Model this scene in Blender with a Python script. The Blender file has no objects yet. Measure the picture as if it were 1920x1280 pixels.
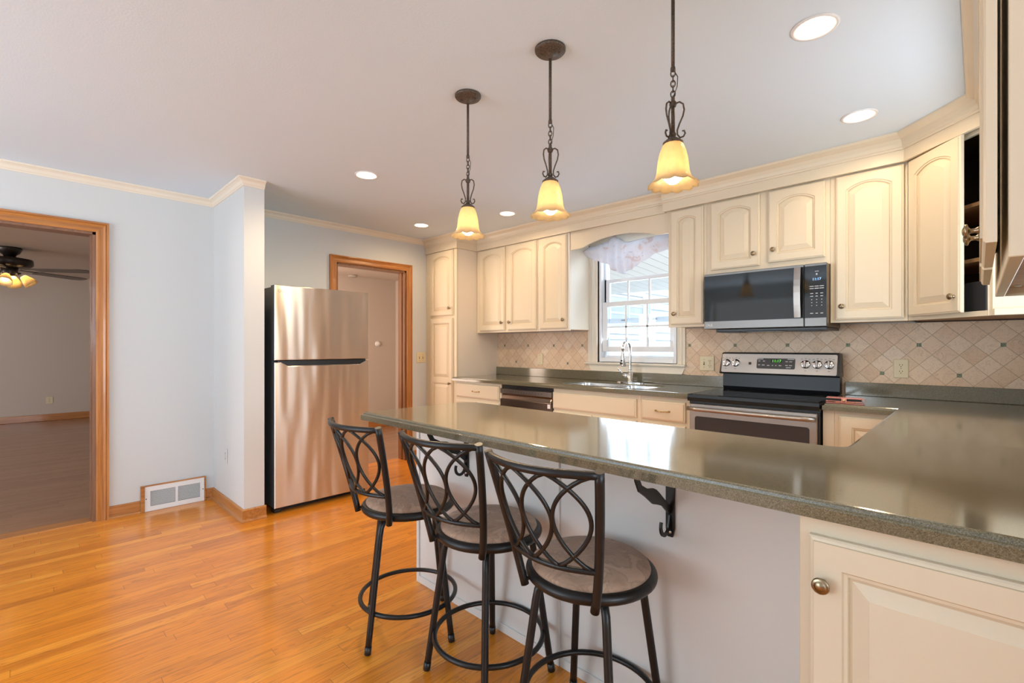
import bpy, bmesh, math, random
from mathutils import Vector, Matrix, Euler
random.seed(7)
PI = math.pi
SC = bpy.context.scene
COL = SC.collection

# ------------------------------------------------------------------ camera, world, lights, exposure
TH = math.radians(44.3686)
cam = bpy.data.cameras.new('camera'); cam.lens = 36*894.5/1920; cam.sensor_width = 36; cam.shift_y = 9/1920
cam.clip_start = 0.02
cam_o = bpy.data.objects.new('camera', cam); COL.objects.link(cam_o)
cam_o.location = (0, 0, 1.226); cam_o.rotation_euler = (PI/2, 0, TH)
SC.camera = cam_o
SC.view_settings.view_transform = 'Standard'; SC.view_settings.look = 'None'
SC.view_settings.gamma = 1; SC.view_settings.use_curve_mapping = False
SC.view_settings.exposure = -0.36
world = bpy.data.worlds.new('daylight'); SC.world = world; world.use_nodes = True
bg = world.node_tree.nodes['Background']; bg.inputs[0].default_value = (0.86, 0.93, 1.0, 1); bg.inputs[1].default_value = 2.6

def area(name, loc, rot, sx, sy, power, color):
    l = bpy.data.lights.new(name, 'AREA'); l.shape = 'RECTANGLE'; l.size = sx; l.size_y = sy; l.energy = power; l.color = color
    o = bpy.data.objects.new(name, l); COL.objects.link(o); o.location = loc; o.rotation_euler = rot
    return o
DAY = (0.77, 0.90, 1.0)
area('daylight_patio_door', (-2.6, -3.12, 1.15), (PI/2+1.05, 0, 0), 2.5, 2.0, 150, DAY)               # glass patio door behind the camera, lamp tilted up to brighten the ceiling
area('daylight_dining_window', (4.92, -0.05, 1.45), (0, PI/2+1.05, 0), 1.4, 1.9, 330, DAY)            # dining window on the right, aimed steeply up for extra ceiling light
area('daylight_counter_window', (0.42, 2.5, 1.55), (0, PI/2+0.5, 0), 0.9, 0.8, 16, DAY)                   # window over the right counter, turned upward to fill the ceiling
area('daylight_sink_window', (-2.15, 3.90, 1.6), (-PI/2-0.4, 0, 0), 0.72, 0.95, 17, (0.70, 0.87, 1.0))                   # window over the sink, lamp angled up toward the ceiling
area('daylight_living_room', (-7.8, -4.9, 1.4), (PI/2, 0, 0), 2.6, 1.5, 105, (1.0, 0.93, 0.86))        # living room windows
area('hall_fill_light', (-5.5, 1.42, 1.4), (PI/2, 0, 0), 1.2, 1.6, 58, (1.0, 0.78, 0.62))               # added warm fill to brighten the hall, no real source there
sun = bpy.data.lights.new('sun', 'SUN'); sun.energy = 3.0; sun.color = (1.0, 0.96, 0.9); sun.angle = 0.01
sun_o = bpy.data.objects.new('sun', sun); COL.objects.link(sun_o); sun_o.rotation_euler = Vector((-0.75, 0.10, -0.65)).to_track_quat('-Z', 'Y').to_euler()
WARM = (1.0, 0.72, 0.42)

# ------------------------------------------------------------------ mesh helpers
class MB:
    def __init__(s): s.v = []; s.f = []; s.m = []; s.s = []
    def add(s, vs, fs, mat=0, smooth=False):
        b = len(s.v); s.v += [Vector(p) for p in vs]
        for f in fs: s.f.append([i+b for i in f]); s.m.append(mat); s.s.append(smooth)
        return s
    def box(s, x0, x1, y0, y1, z0, z1, c=0.0, mat=0):
        x0, x1 = min(x0, x1), max(x0, x1); y0, y1 = min(y0, y1), max(y0, y1); z0, z1 = min(z0, z1), max(z0, z1)
        X, Y, Z = (x0, x1), (y0, y1), (z0, z1)
        if c <= 0:
            vs = [(X[i], Y[j], Z[k]) for k in (0, 1) for j in (0, 1) for i in (0, 1)]
            return s.add(vs, [(0,2,3,1), (4,5,7,6), (0,1,5,4), (2,6,7,3), (0,4,6,2), (1,3,7,5)], mat)
        c = min(c, (x1-x0)/2.01, (y1-y0)/2.01, (z1-z0)/2.01)
        vs = []; ix = {}
        for k in (0, 1):
            for j in (0, 1):
                for i in (0, 1):
                    p = [X[i], Y[j], Z[k]]; d = [c if i == 0 else -c, c if j == 0 else -c, c if k == 0 else -c]
                    for a in range(3):
                        q = [p[t]+(0 if t == a else d[t]) for t in range(3)]
                        ix[(i, j, k, a)] = len(vs); vs.append(q)
        fs = []
        for i, r in ((0, ((0,0),(0,1),(1,1),(1,0))), (1, ((0,0),(1,0),(1,1),(0,1)))):
            fs.append([ix[(i, j, k, 0)] for j, k in r])
        for j, r in ((0, ((0,0),(1,0),(1,1),(0,1))), (1, ((0,0),(0,1),(1,1),(1,0)))):
            fs.append([ix[(i, j, k, 1)] for i, k in r])
        for k, r in ((0, ((0,0),(0,1),(1,1),(1,0))), (1, ((0,0),(1,0),(1,1),(0,1)))):
            fs.append([ix[(i, j, k, 2)] for i, j in r])
        for j in (0, 1):
            for k in (0, 1): fs.append([ix[(0,j,k,1)], ix[(1,j,k,1)], ix[(1,j,k,2)], ix[(0,j,k,2)]])
        for i in (0, 1):
            for k in (0, 1): fs.append([ix[(i,0,k,0)], ix[(i,1,k,0)], ix[(i,1,k,2)], ix[(i,0,k,2)]])
            for j in (0, 1): fs.append([ix[(i,j,0,0)], ix[(i,j,1,0)], ix[(i,j,1,1)], ix[(i,j,0,1)]])
        for i in (0, 1):
            for j in (0, 1):
                for k in (0, 1): fs.append([ix[(i,j,k,a)] for a in range(3)])
        return s.add(vs, fs, mat)
    def loft(s, loops, capa=True, capb=True, mat=0, smooth=False, closed=True, mats=None):
        n = len(loops[0]); vs = [p for L in loops for p in L]
        b = len(s.v); s.v += [Vector(p) for p in vs]
        for a in range(len(loops)-1):
            mm = mats[a] if mats else mat
            for i in range(n if closed else n-1):
                j = (i+1) % n
                s.f.append([b+a*n+i, b+a*n+j, b+(a+1)*n+j, b+(a+1)*n+i]); s.m.append(mm); s.s.append(smooth)
        if capa: s.f.append([b+i for i in range(n)][::-1]); s.m.append(mat); s.s.append(False)
        if capb: s.f.append([b+(len(loops)-1)*n+i for i in range(n)]); s.m.append(mat); s.s.append(False)
        return s
    def tube(s, pts, r, n=10, closed=False, mat=0, caps=True, flat=None):
        pts = [Vector(p) for p in pts]; k = len(pts)
        rr = r if isinstance(r, (list, tuple)) else [r]*k
        tans = []
        for i in range(k):
            a = pts[i-1] if (i > 0 or closed) else pts[i]
            b = pts[(i+1) % k] if (i < k-1 or closed) else pts[i]
            t = (b-a); tans.append(t.normalized() if t.length > 1e-9 else Vector((0, 0, 1)))
        up = Vector((0, 0, 1)) if abs(tans[0].z) < 0.9 else Vector((1, 0, 0))
        nrm = (up-tans[0]*up.dot(tans[0])).normalized(); loops = []
        for i in range(k):
            if i: nrm = (nrm-tans[i]*nrm.dot(tans[i])).normalized()
            bi = tans[i].cross(nrm)
            loops.append([pts[i]+(nrm*math.cos(2*PI*q/n)+bi*math.sin(2*PI*q/n)*(flat or 1))*rr[i] for q in range(n)])
        if closed: loops.append(loops[0])
        return s.loft(loops, caps and not closed, caps and not closed, mat, True)
    def lathe(s, prof, n=24, M=None, mat=0, smooth=True, capa=True, capb=True, mats=None):
        M = M or Matrix()
        loops = [[M @ Vector((max(r, 1e-5)*math.cos(2*PI*i/n), max(r, 1e-5)*math.sin(2*PI*i/n), z)) for i in range(n)] for r, z in prof]
        return s.loft(loops, capa, capb, mat, smooth, mats=mats)
    def ball(s, c, r, n=14, mat=0, sz=1.0):
        prof = [(r*math.sin(PI*i/8), -r*math.cos(PI*i/8)*sz) for i in range(9)]
        return s.lathe(prof, n, Matrix.Translation(c), mat)
    def prism(s, outer, holes, a0, a1, plane='XY', mat=0):
        """polygon with holes, extruded along the plane's normal from a0 to a1"""
        def P(p, h):
            return (p[0], p[1], h) if plane == 'XY' else ((p[0], h, p[1]) if plane == 'XZ' else (h, p[0], p[1]))
        bm = bmesh.new(); es = []
        for L in [outer]+list(holes):
            vv = [bm.verts.new(P(p, a0)) for p in L]
            es += [bm.edges.new((vv[i], vv[(i+1) % len(vv)])) for i in range(len(vv))]
        bmesh.ops.triangle_fill(bm, edges=es, use_beauty=True, use_dissolve=False)
        bm.verts.index_update()
        vs = [v.co.copy() for v in bm.verts]; fs = [[v.index for v in f.verts] for f in bm.faces]; bm.free()
        k = 2 if plane == 'XY' else (1 if plane == 'XZ' else 0)
        def sh(v): w = v.copy(); w[k] = a1; return w
        s.add(vs, fs, mat); s.add([sh(v) for v in vs], fs, mat)
        for L in [outer]+list(holes):
            n = len(L)
            s.add([P(p, a0) for p in L]+[P(p, a1) for p in L], [(i, (i+1) % n, n+(i+1) % n, n+i) for i in range(n)], mat)
        return s
    def xf(s, M): s.v = [M @ p for p in s.v]; return s
    def join(s, o, M=None, mat=None):
        b = len(s.v); s.v += [(M @ p if M else p.copy()) for p in o.v]
        for f, m, q in zip(o.f, o.m, o.s): s.f.append([i+b for i in f]); s.m.append(m if mat is None else mat); s.s.append(q)
        return s
    def build(s, name, mats, parent=None, world=True, weld=False, recalc=True):
        if not isinstance(mats, (list, tuple)): mats = [mats]
        vs = s.v
        if parent is not None and world:
            Mi = WM[parent.name].inverted(); vs = [Mi @ p for p in vs]
        me = bpy.data.meshes.new(name); me.from_pydata([tuple(p) for p in vs], [], s.f)
        for m in mats: me.materials.append(m)
        me.polygons.foreach_set('material_index', s.m); me.polygons.foreach_set('use_smooth', s.s)
        bm = bmesh.new(); bm.from_mesh(me)
        if weld: bmesh.ops.remove_doubles(bm, verts=bm.verts, dist=1e-5)
        if recalc: bmesh.ops.recalc_face_normals(bm, faces=bm.faces)
        bm.to_mesh(me); bm.free(); me.update()
        o = bpy.data.objects.new(name, me); COL.objects.link(o)
        if parent is not None: o.parent = parent; WM[o.name] = WM[parent.name]
        else: WM[o.name] = Matrix()
        return o
WM = {}
def thing(name, label, cat, loc=(0, 0, 0), rz=0.0, group=None):
    o = bpy.data.objects.new(name, None); COL.objects.link(o); o.empty_display_size = 0.05
    o.location = loc; o.rotation_euler = (0, 0, rz); o['label'] = label; o['category'] = cat
    if group: o['group'] = group
    WM[o.name] = Matrix.Translation(loc) @ Matrix.Rotation(rz, 4, 'Z')
    return o
def tag(o, label, cat, group=None):
    o['label'] = label; o['category'] = cat
    if group: o['group'] = group
    return o
def struct(name, mb, mats, parent=None, label=None, **k):
    o = mb.build(name, mats, parent, **k)
    if parent is None: o['kind'] = 'structure'
    if label: o['label'] = label
    return o
def copy_tree(o, parent=None):
    c = o.copy(); COL.objects.link(c); c.parent = parent
    for ch in list(o.children): copy_tree(ch, c)
    return c
def offset_poly(poly, d):
    """inward offset of a counter-clockwise polygon"""
    n = len(poly); out = []
    for i in range(n):
        p0, p1, p2 = Vector(poly[i-1]), Vector(poly[i]), Vector(poly[(i+1) % n])
        a = (p1-p0).normalized(); b = (p2-p1).normalized()
        na, nb = Vector((-a.y, a.x)), Vector((-b.y, b.x))
        m = na+nb; out.append(tuple(p1+m*(d/max(0.2, (1+na.dot(nb))))))
    return out
def sweep(mb, path, prof, closed=False, mat=0, smooth=False):
    """profile (out, z) swept along a plan path; out points to the right-hand side of travel"""
    n = len(path); loops = []
    for i in range(n):
        p = Vector(path[i])
        a = (p-Vector(path[i-1])).normalized() if i > 0 else None
        b = (Vector(path[i+1])-p).normalized() if i < n-1 else None
        a = a or b; b = b or a
        na, nb = Vector((a.y, -a.x)), Vector((b.y, -b.x)); m = (na+nb)/(1+na.dot(nb))
        loops.append([(p.x+m.x*o, p.y+m.y*o, z) for o, z in prof])
    return mb.loft(loops, True, True, mat, smooth)
def frame(p, u, n):
    """local x = u (width), local -y = n (towards the viewer), z up"""
    u = Vector(u).normalized(); n = Vector(n).normalized(); y = -n
    return Matrix(((u.x, y.x, 0, p[0]), (u.y, y.y, 0, p[1]), (u.z, y.z, 1, p[2]), (0, 0, 0, 1)))
def arc(cx, cy, r, a0, a1, k):
    return [(cx+r*math.cos(math.radians(a0+(a1-a0)*i/k)), cy+r*math.sin(math.radians(a0+(a1-a0)*i/k))) for i in range(k+1)]
def rrect(x0, x1, z0, z1, r, k=4):
    return arc(x1-r, z0+r, r, -90, 0, k)+arc(x1-r, z1-r, r, 0, 90, k)+arc(x0+r, z1-r, r, 90, 180, k)+arc(x0+r, z0+r, r, 180, 270, k)
def text(name, body, size, M, mat, parent, extrude=0.0004):
    c = bpy.data.curves.new(name, 'FONT'); c.body = body; c.size = size; c.extrude = extrude; c.align_x = 'CENTER'; c.align_y = 'CENTER'
    c.materials.append(mat); tmp = bpy.data.objects.new(name, c); me = bpy.data.meshes.new_from_object(tmp)
    bpy.data.objects.remove(tmp); o = bpy.data.objects.new(name, me); COL.objects.link(o); o.parent = parent
    o.matrix_local = WM[parent.name].inverted() @ M @ Matrix.Rotation(PI/2, 4, 'X')
    return o

# ------------------------------------------------------------------ materials
def lamp(name, typ, loc, energy, parent, radius=0.03, spot=None, color=WARM):
    l = bpy.data.lights.new(name, typ); l.energy = energy; l.color = color; l.shadow_soft_size = radius
    if spot: l.spot_size = math.radians(spot); l.spot_blend = 0.6
    o = bpy.data.objects.new(name, l); COL.objects.link(o); o.parent = parent; o.location = loc; return o
def new_mat(name):
    m = bpy.data.materials.new(name); m.use_nodes = True; nt = m.node_tree
    return m, nt, nt.nodes['Principled BSDF']
def nd(nt, typ, **k):
    n = nt.nodes.new(typ)
    for a, b in k.items(): setattr(n, a, b)
    return n
def plain(name, col, rough=0.5, metal=0.0, coat=0.0, bump=0.0, bscale=200.0, var=0.0, vscale=3.0, spec=0.5, aniso=0.0, stretch=(1, 1, 1), coat_r=0.1, rvar=0.0):
    m, nt, b = new_mat(name)
    b.inputs['Base Color'].default_value = (*col, 1); b.inputs['Roughness'].default_value = rough; b.inputs['Metallic'].default_value = metal
    b.inputs['Coat Weight'].default_value = coat; b.inputs['Coat Roughness'].default_value = coat_r; b.inputs['Specular IOR Level'].default_value = spec
    if aniso: b.inputs['Anisotropic'].default_value = aniso
    g = nd(nt, 'ShaderNodeNewGeometry'); mp = nd(nt, 'ShaderNodeMapping'); mp.inputs['Scale'].default_value = stretch
    nt.links.new(g.outputs['Position'], mp.inputs['Vector'])
    if var:
        t = nd(nt, 'ShaderNodeTexNoise'); t.inputs['Scale'].default_value = vscale; t.inputs['Detail'].default_value = 5
        nt.links.new(mp.outputs[0], t.inputs['Vector'])
        r = nd(nt, 'ShaderNodeValToRGB'); r.color_ramp.elements[0].position = 0.3; r.color_ramp.elements[1].position = 0.7
        r.color_ramp.elements[0].color = (*[c*(1-var) for c in col], 1); r.color_ramp.elements[1].color = (*[min(1, c*(1+var)) for c in col], 1)
        nt.links.new(t.outputs['Fac'], r.inputs[0]); nt.links.new(r.outputs[0], b.inputs['Base Color'])
    if bump:
        t = nd(nt, 'ShaderNodeTexNoise'); t.inputs['Scale'].default_value = bscale; t.inputs['Detail'].default_value = 3
        nt.links.new(mp.outputs[0], t.inputs['Vector'])
        bp = nd(nt, 'ShaderNodeBump'); bp.inputs['Strength'].default_value = bump; bp.inputs['Distance'].default_value = 0.002
        nt.links.new(t.outputs['Fac'], bp.inputs['Height']); nt.links.new(bp.outputs[0], b.inputs['Normal'])
    return m
def emit(name, col, st):
    m = bpy.data.materials.new(name); m.use_nodes = True; nt = m.node_tree; nt.nodes.clear()
    e = nd(nt, 'ShaderNodeEmission'); e.inputs[0].default_value = (*col, 1); e.inputs[1].default_value = st
    o = nd(nt, 'ShaderNodeOutputMaterial'); nt.links.new(e.outputs[0], o.inputs[0]); return m
class NG:
    """tiny helper for math chains"""
    def __init__(s, nt): s.nt = nt
    def m(s, op, a, b=None, c=None):
        n = nd(s.nt, 'ShaderNodeMath', operation=op)
        for i, x in enumerate((a, b, c)):
            if x is None: continue
            if isinstance(x, (int, float)): n.inputs[i].default_value = x
            else: s.nt.links.new(x, n.inputs[i])
        return n.outputs[0]
    def comb(s, x, y, z):
        n = nd(s.nt, 'ShaderNodeCombineXYZ')
        for i, q in enumerate((x, y, z)):
            if isinstance(q, (int, float)): n.inputs[i].default_value = q
            else: s.nt.links.new(q, n.inputs[i])
        return n.outputs[0]
    def ramp(s, fac, stops):
        r = nd(s.nt, 'ShaderNodeValToRGB'); e = r.color_ramp.elements
        e[0].position, e[0].color = stops[0][0], (*stops[0][1], 1); e[1].position, e[1].color = stops[-1][0], (*stops[-1][1], 1)
        for p, c in stops[1:-1]: q = e.new(p); q.color = (*c, 1)
        s.nt.links.new(fac, r.inputs[0]); return r.outputs[0]
    def mix(s, f, a, b, mode='MIX'):
        n = nd(s.nt, 'ShaderNodeMix', data_type='RGBA', blend_type=mode)
        for i, x in ((0, f), (6, a), (7, b)):
            if isinstance(x, (int, float)): n.inputs[i].default_value = x
            elif isinstance(x, tuple): n.inputs[i].default_value = (*x, 1)
            else: s.nt.links.new(x, n.inputs[i])
        return n.outputs[2]
    def noise(s, vec, scale, detail=4, rough=0.55, dist=0.0):
        n = nd(s.nt, 'ShaderNodeTexNoise'); n.inputs['Scale'].default_value = scale; n.inputs['Detail'].default_value = detail
        n.inputs['Roughness'].default_value = rough; n.inputs['Distortion'].default_value = dist
        s.nt.links.new(vec, n.inputs['Vector']); return n.outputs['Fac']
    def white(s, vec):
        n = nd(s.nt, 'ShaderNodeTexWhiteNoise', noise_dimensions='3D'); s.nt.links.new(vec, n.inputs['Vector']); return n.outputs['Value']
    def xyz(s):
        g = nd(s.nt, 'ShaderNodeNewGeometry'); x = nd(s.nt, 'ShaderNodeSeparateXYZ'); s.nt.links.new(g.outputs['Position'], x.inputs[0]); return x.outputs

def plank_floor(name, stops, width, length, rough, coat, seam=0.55):
    m, nt, b = new_mat(name); g = NG(nt); x, y, z = g.xyz()
    u = g.m('DIVIDE', x, width); row = g.m('FLOOR', u); fu = g.m('FRACT', u)
    off = g.m('MULTIPLY', g.white(g.comb(row, 3.3, 0.0)), 7.0)
    v = g.m('ADD', g.m('DIVIDE', y, length), off); pid = g.m('FLOOR', v); fv = g.m('FRACT', v)
    rnd = g.white(g.comb(row, pid, 1.7)); rnd2 = g.white(g.comb(row, pid, 9.1))
    gx = g.m('ADD', g.m('MULTIPLY', x, 34.0), g.m('MULTIPLY', rnd, 40.0)); gy = g.m('ADD', g.m('MULTIPLY', y, 1.7), g.m('MULTIPLY', rnd2, 30.0))
    fine = g.noise(g.comb(g.m('MULTIPLY', gx, 6.0), gy, 0.0), 1.0, 4, 0.6)
    ring = g.noise(g.comb(gx, gy, 0.0), 1.0, 2, 0.5, 0.7)
    rings = g.m('FRACT', g.m('MULTIPLY', ring, 7.0))
    rings = g.m('SMOOTH_MIN', rings, g.m('MULTIPLY', g.m('SUBTRACT', 1.0, rings), 4.0), 0.2)
    col = g.ramp(rnd, stops)
    col = g.mix(g.m('MULTIPLY', g.m('SUBTRACT', 1.0, g.m('MINIMUM', g.m('MULTIPLY', rings, 3.0), 1.0)), 0.52), col, (stops[0][1][0]*0.55, stops[0][1][1]*0.45, stops[0][1][2]*0.4))
    col = g.mix(g.m('MULTIPLY', g.m('GREATER_THAN', fine, 0.6), 0.16), col, (stops[0][1][0]*0.6, stops[0][1][1]*0.5, stops[0][1][2]*0.4))
    eu = g.m('LESS_THAN', g.m('MINIMUM', fu, g.m('SUBTRACT', 1.0, fu)), 0.014)
    ev = g.m('LESS_THAN', g.m('MINIMUM', fv, g.m('SUBTRACT', 1.0, fv)), 0.0012)
    e = g.m('MAXIMUM', eu, ev)
    col = g.mix(g.m('MULTIPLY', e, seam), col, (0.11, 0.04, 0.012))
    nt.links.new(col, b.inputs['Base Color']); b.inputs['Roughness'].default_value = rough
    b.inputs['Coat Weight'].default_value = coat; b.inputs['Coat Roughness'].default_value = 0.13
    bp = nd(nt, 'ShaderNodeBump'); bp.inputs['Strength'].default_value = 0.12; bp.inputs['Distance'].default_value = 0.001
    nt.links.new(g.m('SUBTRACT', g.m('MULTIPLY', fine, 0.3), e), bp.inputs['Height']); nt.links.new(bp.outputs[0], b.inputs['Normal'])
    return m
def wood(name, stops, axis=2, rough=0.35, coat=0.3, sc=1.0):
    m, nt, b = new_mat(name); g = NG(nt); p = list(g.xyz())
    q = [g.m('MULTIPLY', p[i], (2.2 if i == axis else 45.0)*sc) for i in range(3)]
    f = g.noise(g.comb(*q), 1.0, 6, 0.65, 0.4)
    nt.links.new(g.ramp(f, stops), b.inputs['Base Color']); b.inputs['Roughness'].default_value = rough; b.inputs['Coat Weight'].default_value = coat
    return m
def tile_mat(name):
    m, nt, b = new_mat(name); g = NG(nt); x, y, z = g.xyz(); hf = 0.3515/6
    u = g.m('DIVIDE', g.m('ADD', x, 0.606), hf); v = g.m('DIVIDE', g.m('SUBTRACT', z, 1.234), hf)
    a = g.m('MULTIPLY', g.m('ADD', u, v), 0.5); c = g.m('MULTIPLY', g.m('SUBTRACT', u, v), 0.5)
    rnd = g.white(g.comb(g.m('FLOOR', a), g.m('FLOOR', c), 0.5))
    fa, fc = g.m('FRACT', a), g.m('FRACT', c)
    ea = g.m('MINIMUM', fa, g.m('SUBTRACT', 1.0, fa)); ec = g.m('MINIMUM', fc, g.m('SUBTRACT', 1.0, fc))
    ed = g.m('MINIMUM', ea, ec); gr = g.m('LESS_THAN', ed, 0.018)
    base = g.ramp(rnd, [(0.0, (0.70, 0.49, 0.32)), (0.4, (0.75, 0.55, 0.37)), (0.75, (0.78, 0.59, 0.41)), (1.0, (0.80, 0.64, 0.48))])
    pos = g.comb(g.m('ADD', x, g.m('MULTIPLY', rnd, 5.0)), y, z)
    vein = g.noise(pos, 22.0, 6, 0.65, 1.2); pit = g.noise(pos, 90.0, 3, 0.6)
    vl = g.m('LESS_THAN', g.m('ABSOLUTE', g.m('SUBTRACT', vein, 0.52)), 0.012)
    cl = g.noise(pos, 9.0, 4, 0.6)
    col = g.mix(g.m('MULTIPLY', g.m('SUBTRACT', cl, 0.35), 0.8), base, (0.78, 0.64, 0.50))
    col = g.mix(g.m('MULTIPLY', vl, 0.30), col, (0.27, 0.13, 0.07))
    col = g.mix(g.m('MULTIPLY', g.m('GREATER_THAN', pit, 0.68), 0.30), col, (0.34, 0.20, 0.12))
    col = g.mix(g.m('MULTIPLY', gr, 0.75), col, (0.40, 0.27, 0.17))
    def near(w, k):
        t = g.m('FRACT', g.m('ADD', g.m('DIVIDE', w, 6.0), 0.5-k/6.0)); return g.m('LESS_THAN', g.m('ABSOLUTE', g.m('SUBTRACT', t, 0.5)), 0.0112/hf/6)
    acc = g.m('MAXIMUM', g.m('MULTIPLY', near(u, 0), near(v, 0)), g.m('MULTIPLY', near(u, 3), near(v, 3)))
    gn = g.ramp(g.noise(pos, 130.0, 2), [(0.35, (0.10, 0.12, 0.06)), (0.65, (0.27, 0.30, 0.19))])
    col = g.mix(acc, col, gn)
    nt.links.new(col, b.inputs['Base Color']); b.inputs['Roughness'].default_value = 0.45
    bp = nd(nt, 'ShaderNodeBump'); bp.inputs['Strength'].default_value = 0.35; bp.inputs['Distance'].default_value = 0.0015
    nt.links.new(g.m('MINIMUM', g.m('MULTIPLY', ed, 20.0), 1.0), bp.inputs['Height']); nt.links.new(bp.outputs[0], b.inputs['Normal'])
    return m
def granite(name):
    m, nt, b = new_mat(name); g = NG(nt); gg = nd(nt, 'ShaderNodeNewGeometry'); P = gg.outputs['Position']
    s1 = g.noise(P, 420.0, 2, 0.7); s2 = g.noise(P, 900.0, 1, 0.5)
    col = g.ramp(s1, [(0.3, (0.062, 0.056, 0.031)), (0.5, (0.140, 0.124, 0.076)), (0.72, (0.235, 0.212, 0.138))])
    col = g.mix(g.m('MULTIPLY', g.m('GREATER_THAN', s2, 0.64), 0.45), col, (0.46, 0.43, 0.33))
    nt.links.new(col, b.inputs['Base Color']); b.inputs['Roughness'].default_value = 0.13; b.inputs['Specular IOR Level'].default_value = 0.75
    b.inputs['Coat Weight'].default_value = 0.5; b.inputs['Coat Roughness'].default_value = 0.08
    return m
def steel(name, col, rough, vert=True, wavy=0.0, aniso=0.5):
    m, nt, b = new_mat(name); g = NG(nt); x, y, z = g.xyz()
    b.inputs['Base Color'].default_value = (*col, 1); b.inputs['Metallic'].default_value = 1.0; b.inputs['Anisotropic'].default_value = aniso; b.inputs['Anisotropic Rotation'].default_value = 0.25
    k = (400.0, 400.0, 4.0) if vert else (4.0, 4.0, 400.0)
    br = g.noise(g.comb(g.m('MULTIPLY', x, k[0]), g.m('MULTIPLY', y, k[1]), g.m('MULTIPLY', z, k[2])), 1.0, 2)
    nt.links.new(g.m('ADD', g.m('MULTIPLY', br, 0.10), rough-0.05), b.inputs['Roughness'])
    if wavy:
        w = g.noise(g.comb(g.m('MULTIPLY', x, 3.6), g.m('MULTIPLY', y, 3.6), g.m('MULTIPLY', z, 0.55)), 1.0, 2, 0.5)
        bp = nd(nt, 'ShaderNodeBump'); bp.inputs['Strength'].default_value = 1.0; bp.inputs['Distance'].default_value = wavy
        nt.links.new(w, bp.inputs['Height']); nt.links.new(bp.outputs[0], b.inputs['Normal'])
    return m
def suede(name):
    m, nt, b = new_mat(name); g = NG(nt); P = nd(nt, 'ShaderNodeNewGeometry').outputs['Position']
    f = g.noise(P, 11.0, 6, 0.6, 1.6)
    vl = g.m('SUBTRACT', 1.0, g.m('MINIMUM', g.m('MULTIPLY', g.m('ABSOLUTE', g.m('SUBTRACT', f, 0.53)), 22.0), 1.0))
    col = g.ramp(f, [(0.3, (0.37, 0.235, 0.16)), (0.7, (0.52, 0.345, 0.245))])
    col = g.mix(g.m('MULTIPLY', vl, 0.5), col, (0.20, 0.135, 0.10))
    nt.links.new(col, b.inputs['Base Color']); b.inputs['Roughness'].default_value = 0.95; b.inputs['Sheen Weight'].default_value = 0.1
    bp = nd(nt, 'ShaderNodeBump'); bp.inputs['Strength'].default_value = 0.15; bp.inputs['Distance'].default_value = 0.001
    nt.links.new(g.noise(P, 500.0, 2), bp.inputs['Height']); nt.links.new(bp.outputs[0], b.inputs['Normal'])
    return m
def shade_glass(name, col, tr=0.6):
    m = bpy.data.materials.new(name); m.use_nodes = True; nt = m.node_tree; nt.nodes.clear(); g = NG(nt)
    P = nd(nt, 'ShaderNodeNewGeometry').outputs['Position']
    c = g.mix(g.noise(P, 35.0, 4, 0.6), tuple(k*0.82 for k in col), tuple(min(1, k*1.12) for k in col))
    t = nd(nt, 'ShaderNodeBsdfTranslucent'); d = nd(nt, 'ShaderNodeBsdfDiffuse'); gl = nd(nt, 'ShaderNodeBsdfGlossy'); gl.inputs['Roughness'].default_value = 0.2
    nt.links.new(c, t.inputs[0]); nt.links.new(c, d.inputs[0])
    m1 = nd(nt, 'ShaderNodeMixShader'); m1.inputs[0].default_value = 1-tr; nt.links.new(t.outputs[0], m1.inputs[1]); nt.links.new(d.outputs[0], m1.inputs[2])
    m2 = nd(nt, 'ShaderNodeMixShader'); m2.inputs[0].default_value = 0.05; nt.links.new(m1.outputs[0], m2.inputs[1]); nt.links.new(gl.outputs[0], m2.inputs[2])
    o = nd(nt, 'ShaderNodeOutputMaterial'); nt.links.new(m2.outputs[0], o.inputs[0]); return m
def curtain_mat(name):
    m = bpy.data.materials.new(name); m.use_nodes = True; nt = m.node_tree; nt.nodes.clear(); g = NG(nt); x, y, z = g.xyz()
    P = g.comb(x, 0.0, z)
    blot = g.noise(P, 12.0, 3, 0.55, 0.6)
    c = g.ramp(blot, [(0.40, (0.84, 0.83, 0.87)), (0.56, (0.82, 0.80, 0.83)), (0.66, (0.74, 0.62, 0.60)), (0.76, (0.82, 0.79, 0.81))])
    leaf = g.noise(P, 40.0, 2, 0.5, 0.6)
    c = g.mix(g.m('MULTIPLY', g.m('GREATER_THAN', leaf, 0.68), 0.35), c, (0.38, 0.38, 0.45))
    t = nd(nt, 'ShaderNodeBsdfTranslucent'); d = nd(nt, 'ShaderNodeBsdfDiffuse'); nt.links.new(c, t.inputs[0]); nt.links.new(c, d.inputs[0])
    m1 = nd(nt, 'ShaderNodeMixShader'); m1.inputs[0].default_value = 0.58; nt.links.new(t.outputs[0], m1.inputs[1]); nt.links.new(d.outputs[0], m1.inputs[2])
    o = nd(nt, 'ShaderNodeOutputMaterial'); nt.links.new(m1.outputs[0], o.inputs[0]); return m
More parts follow.
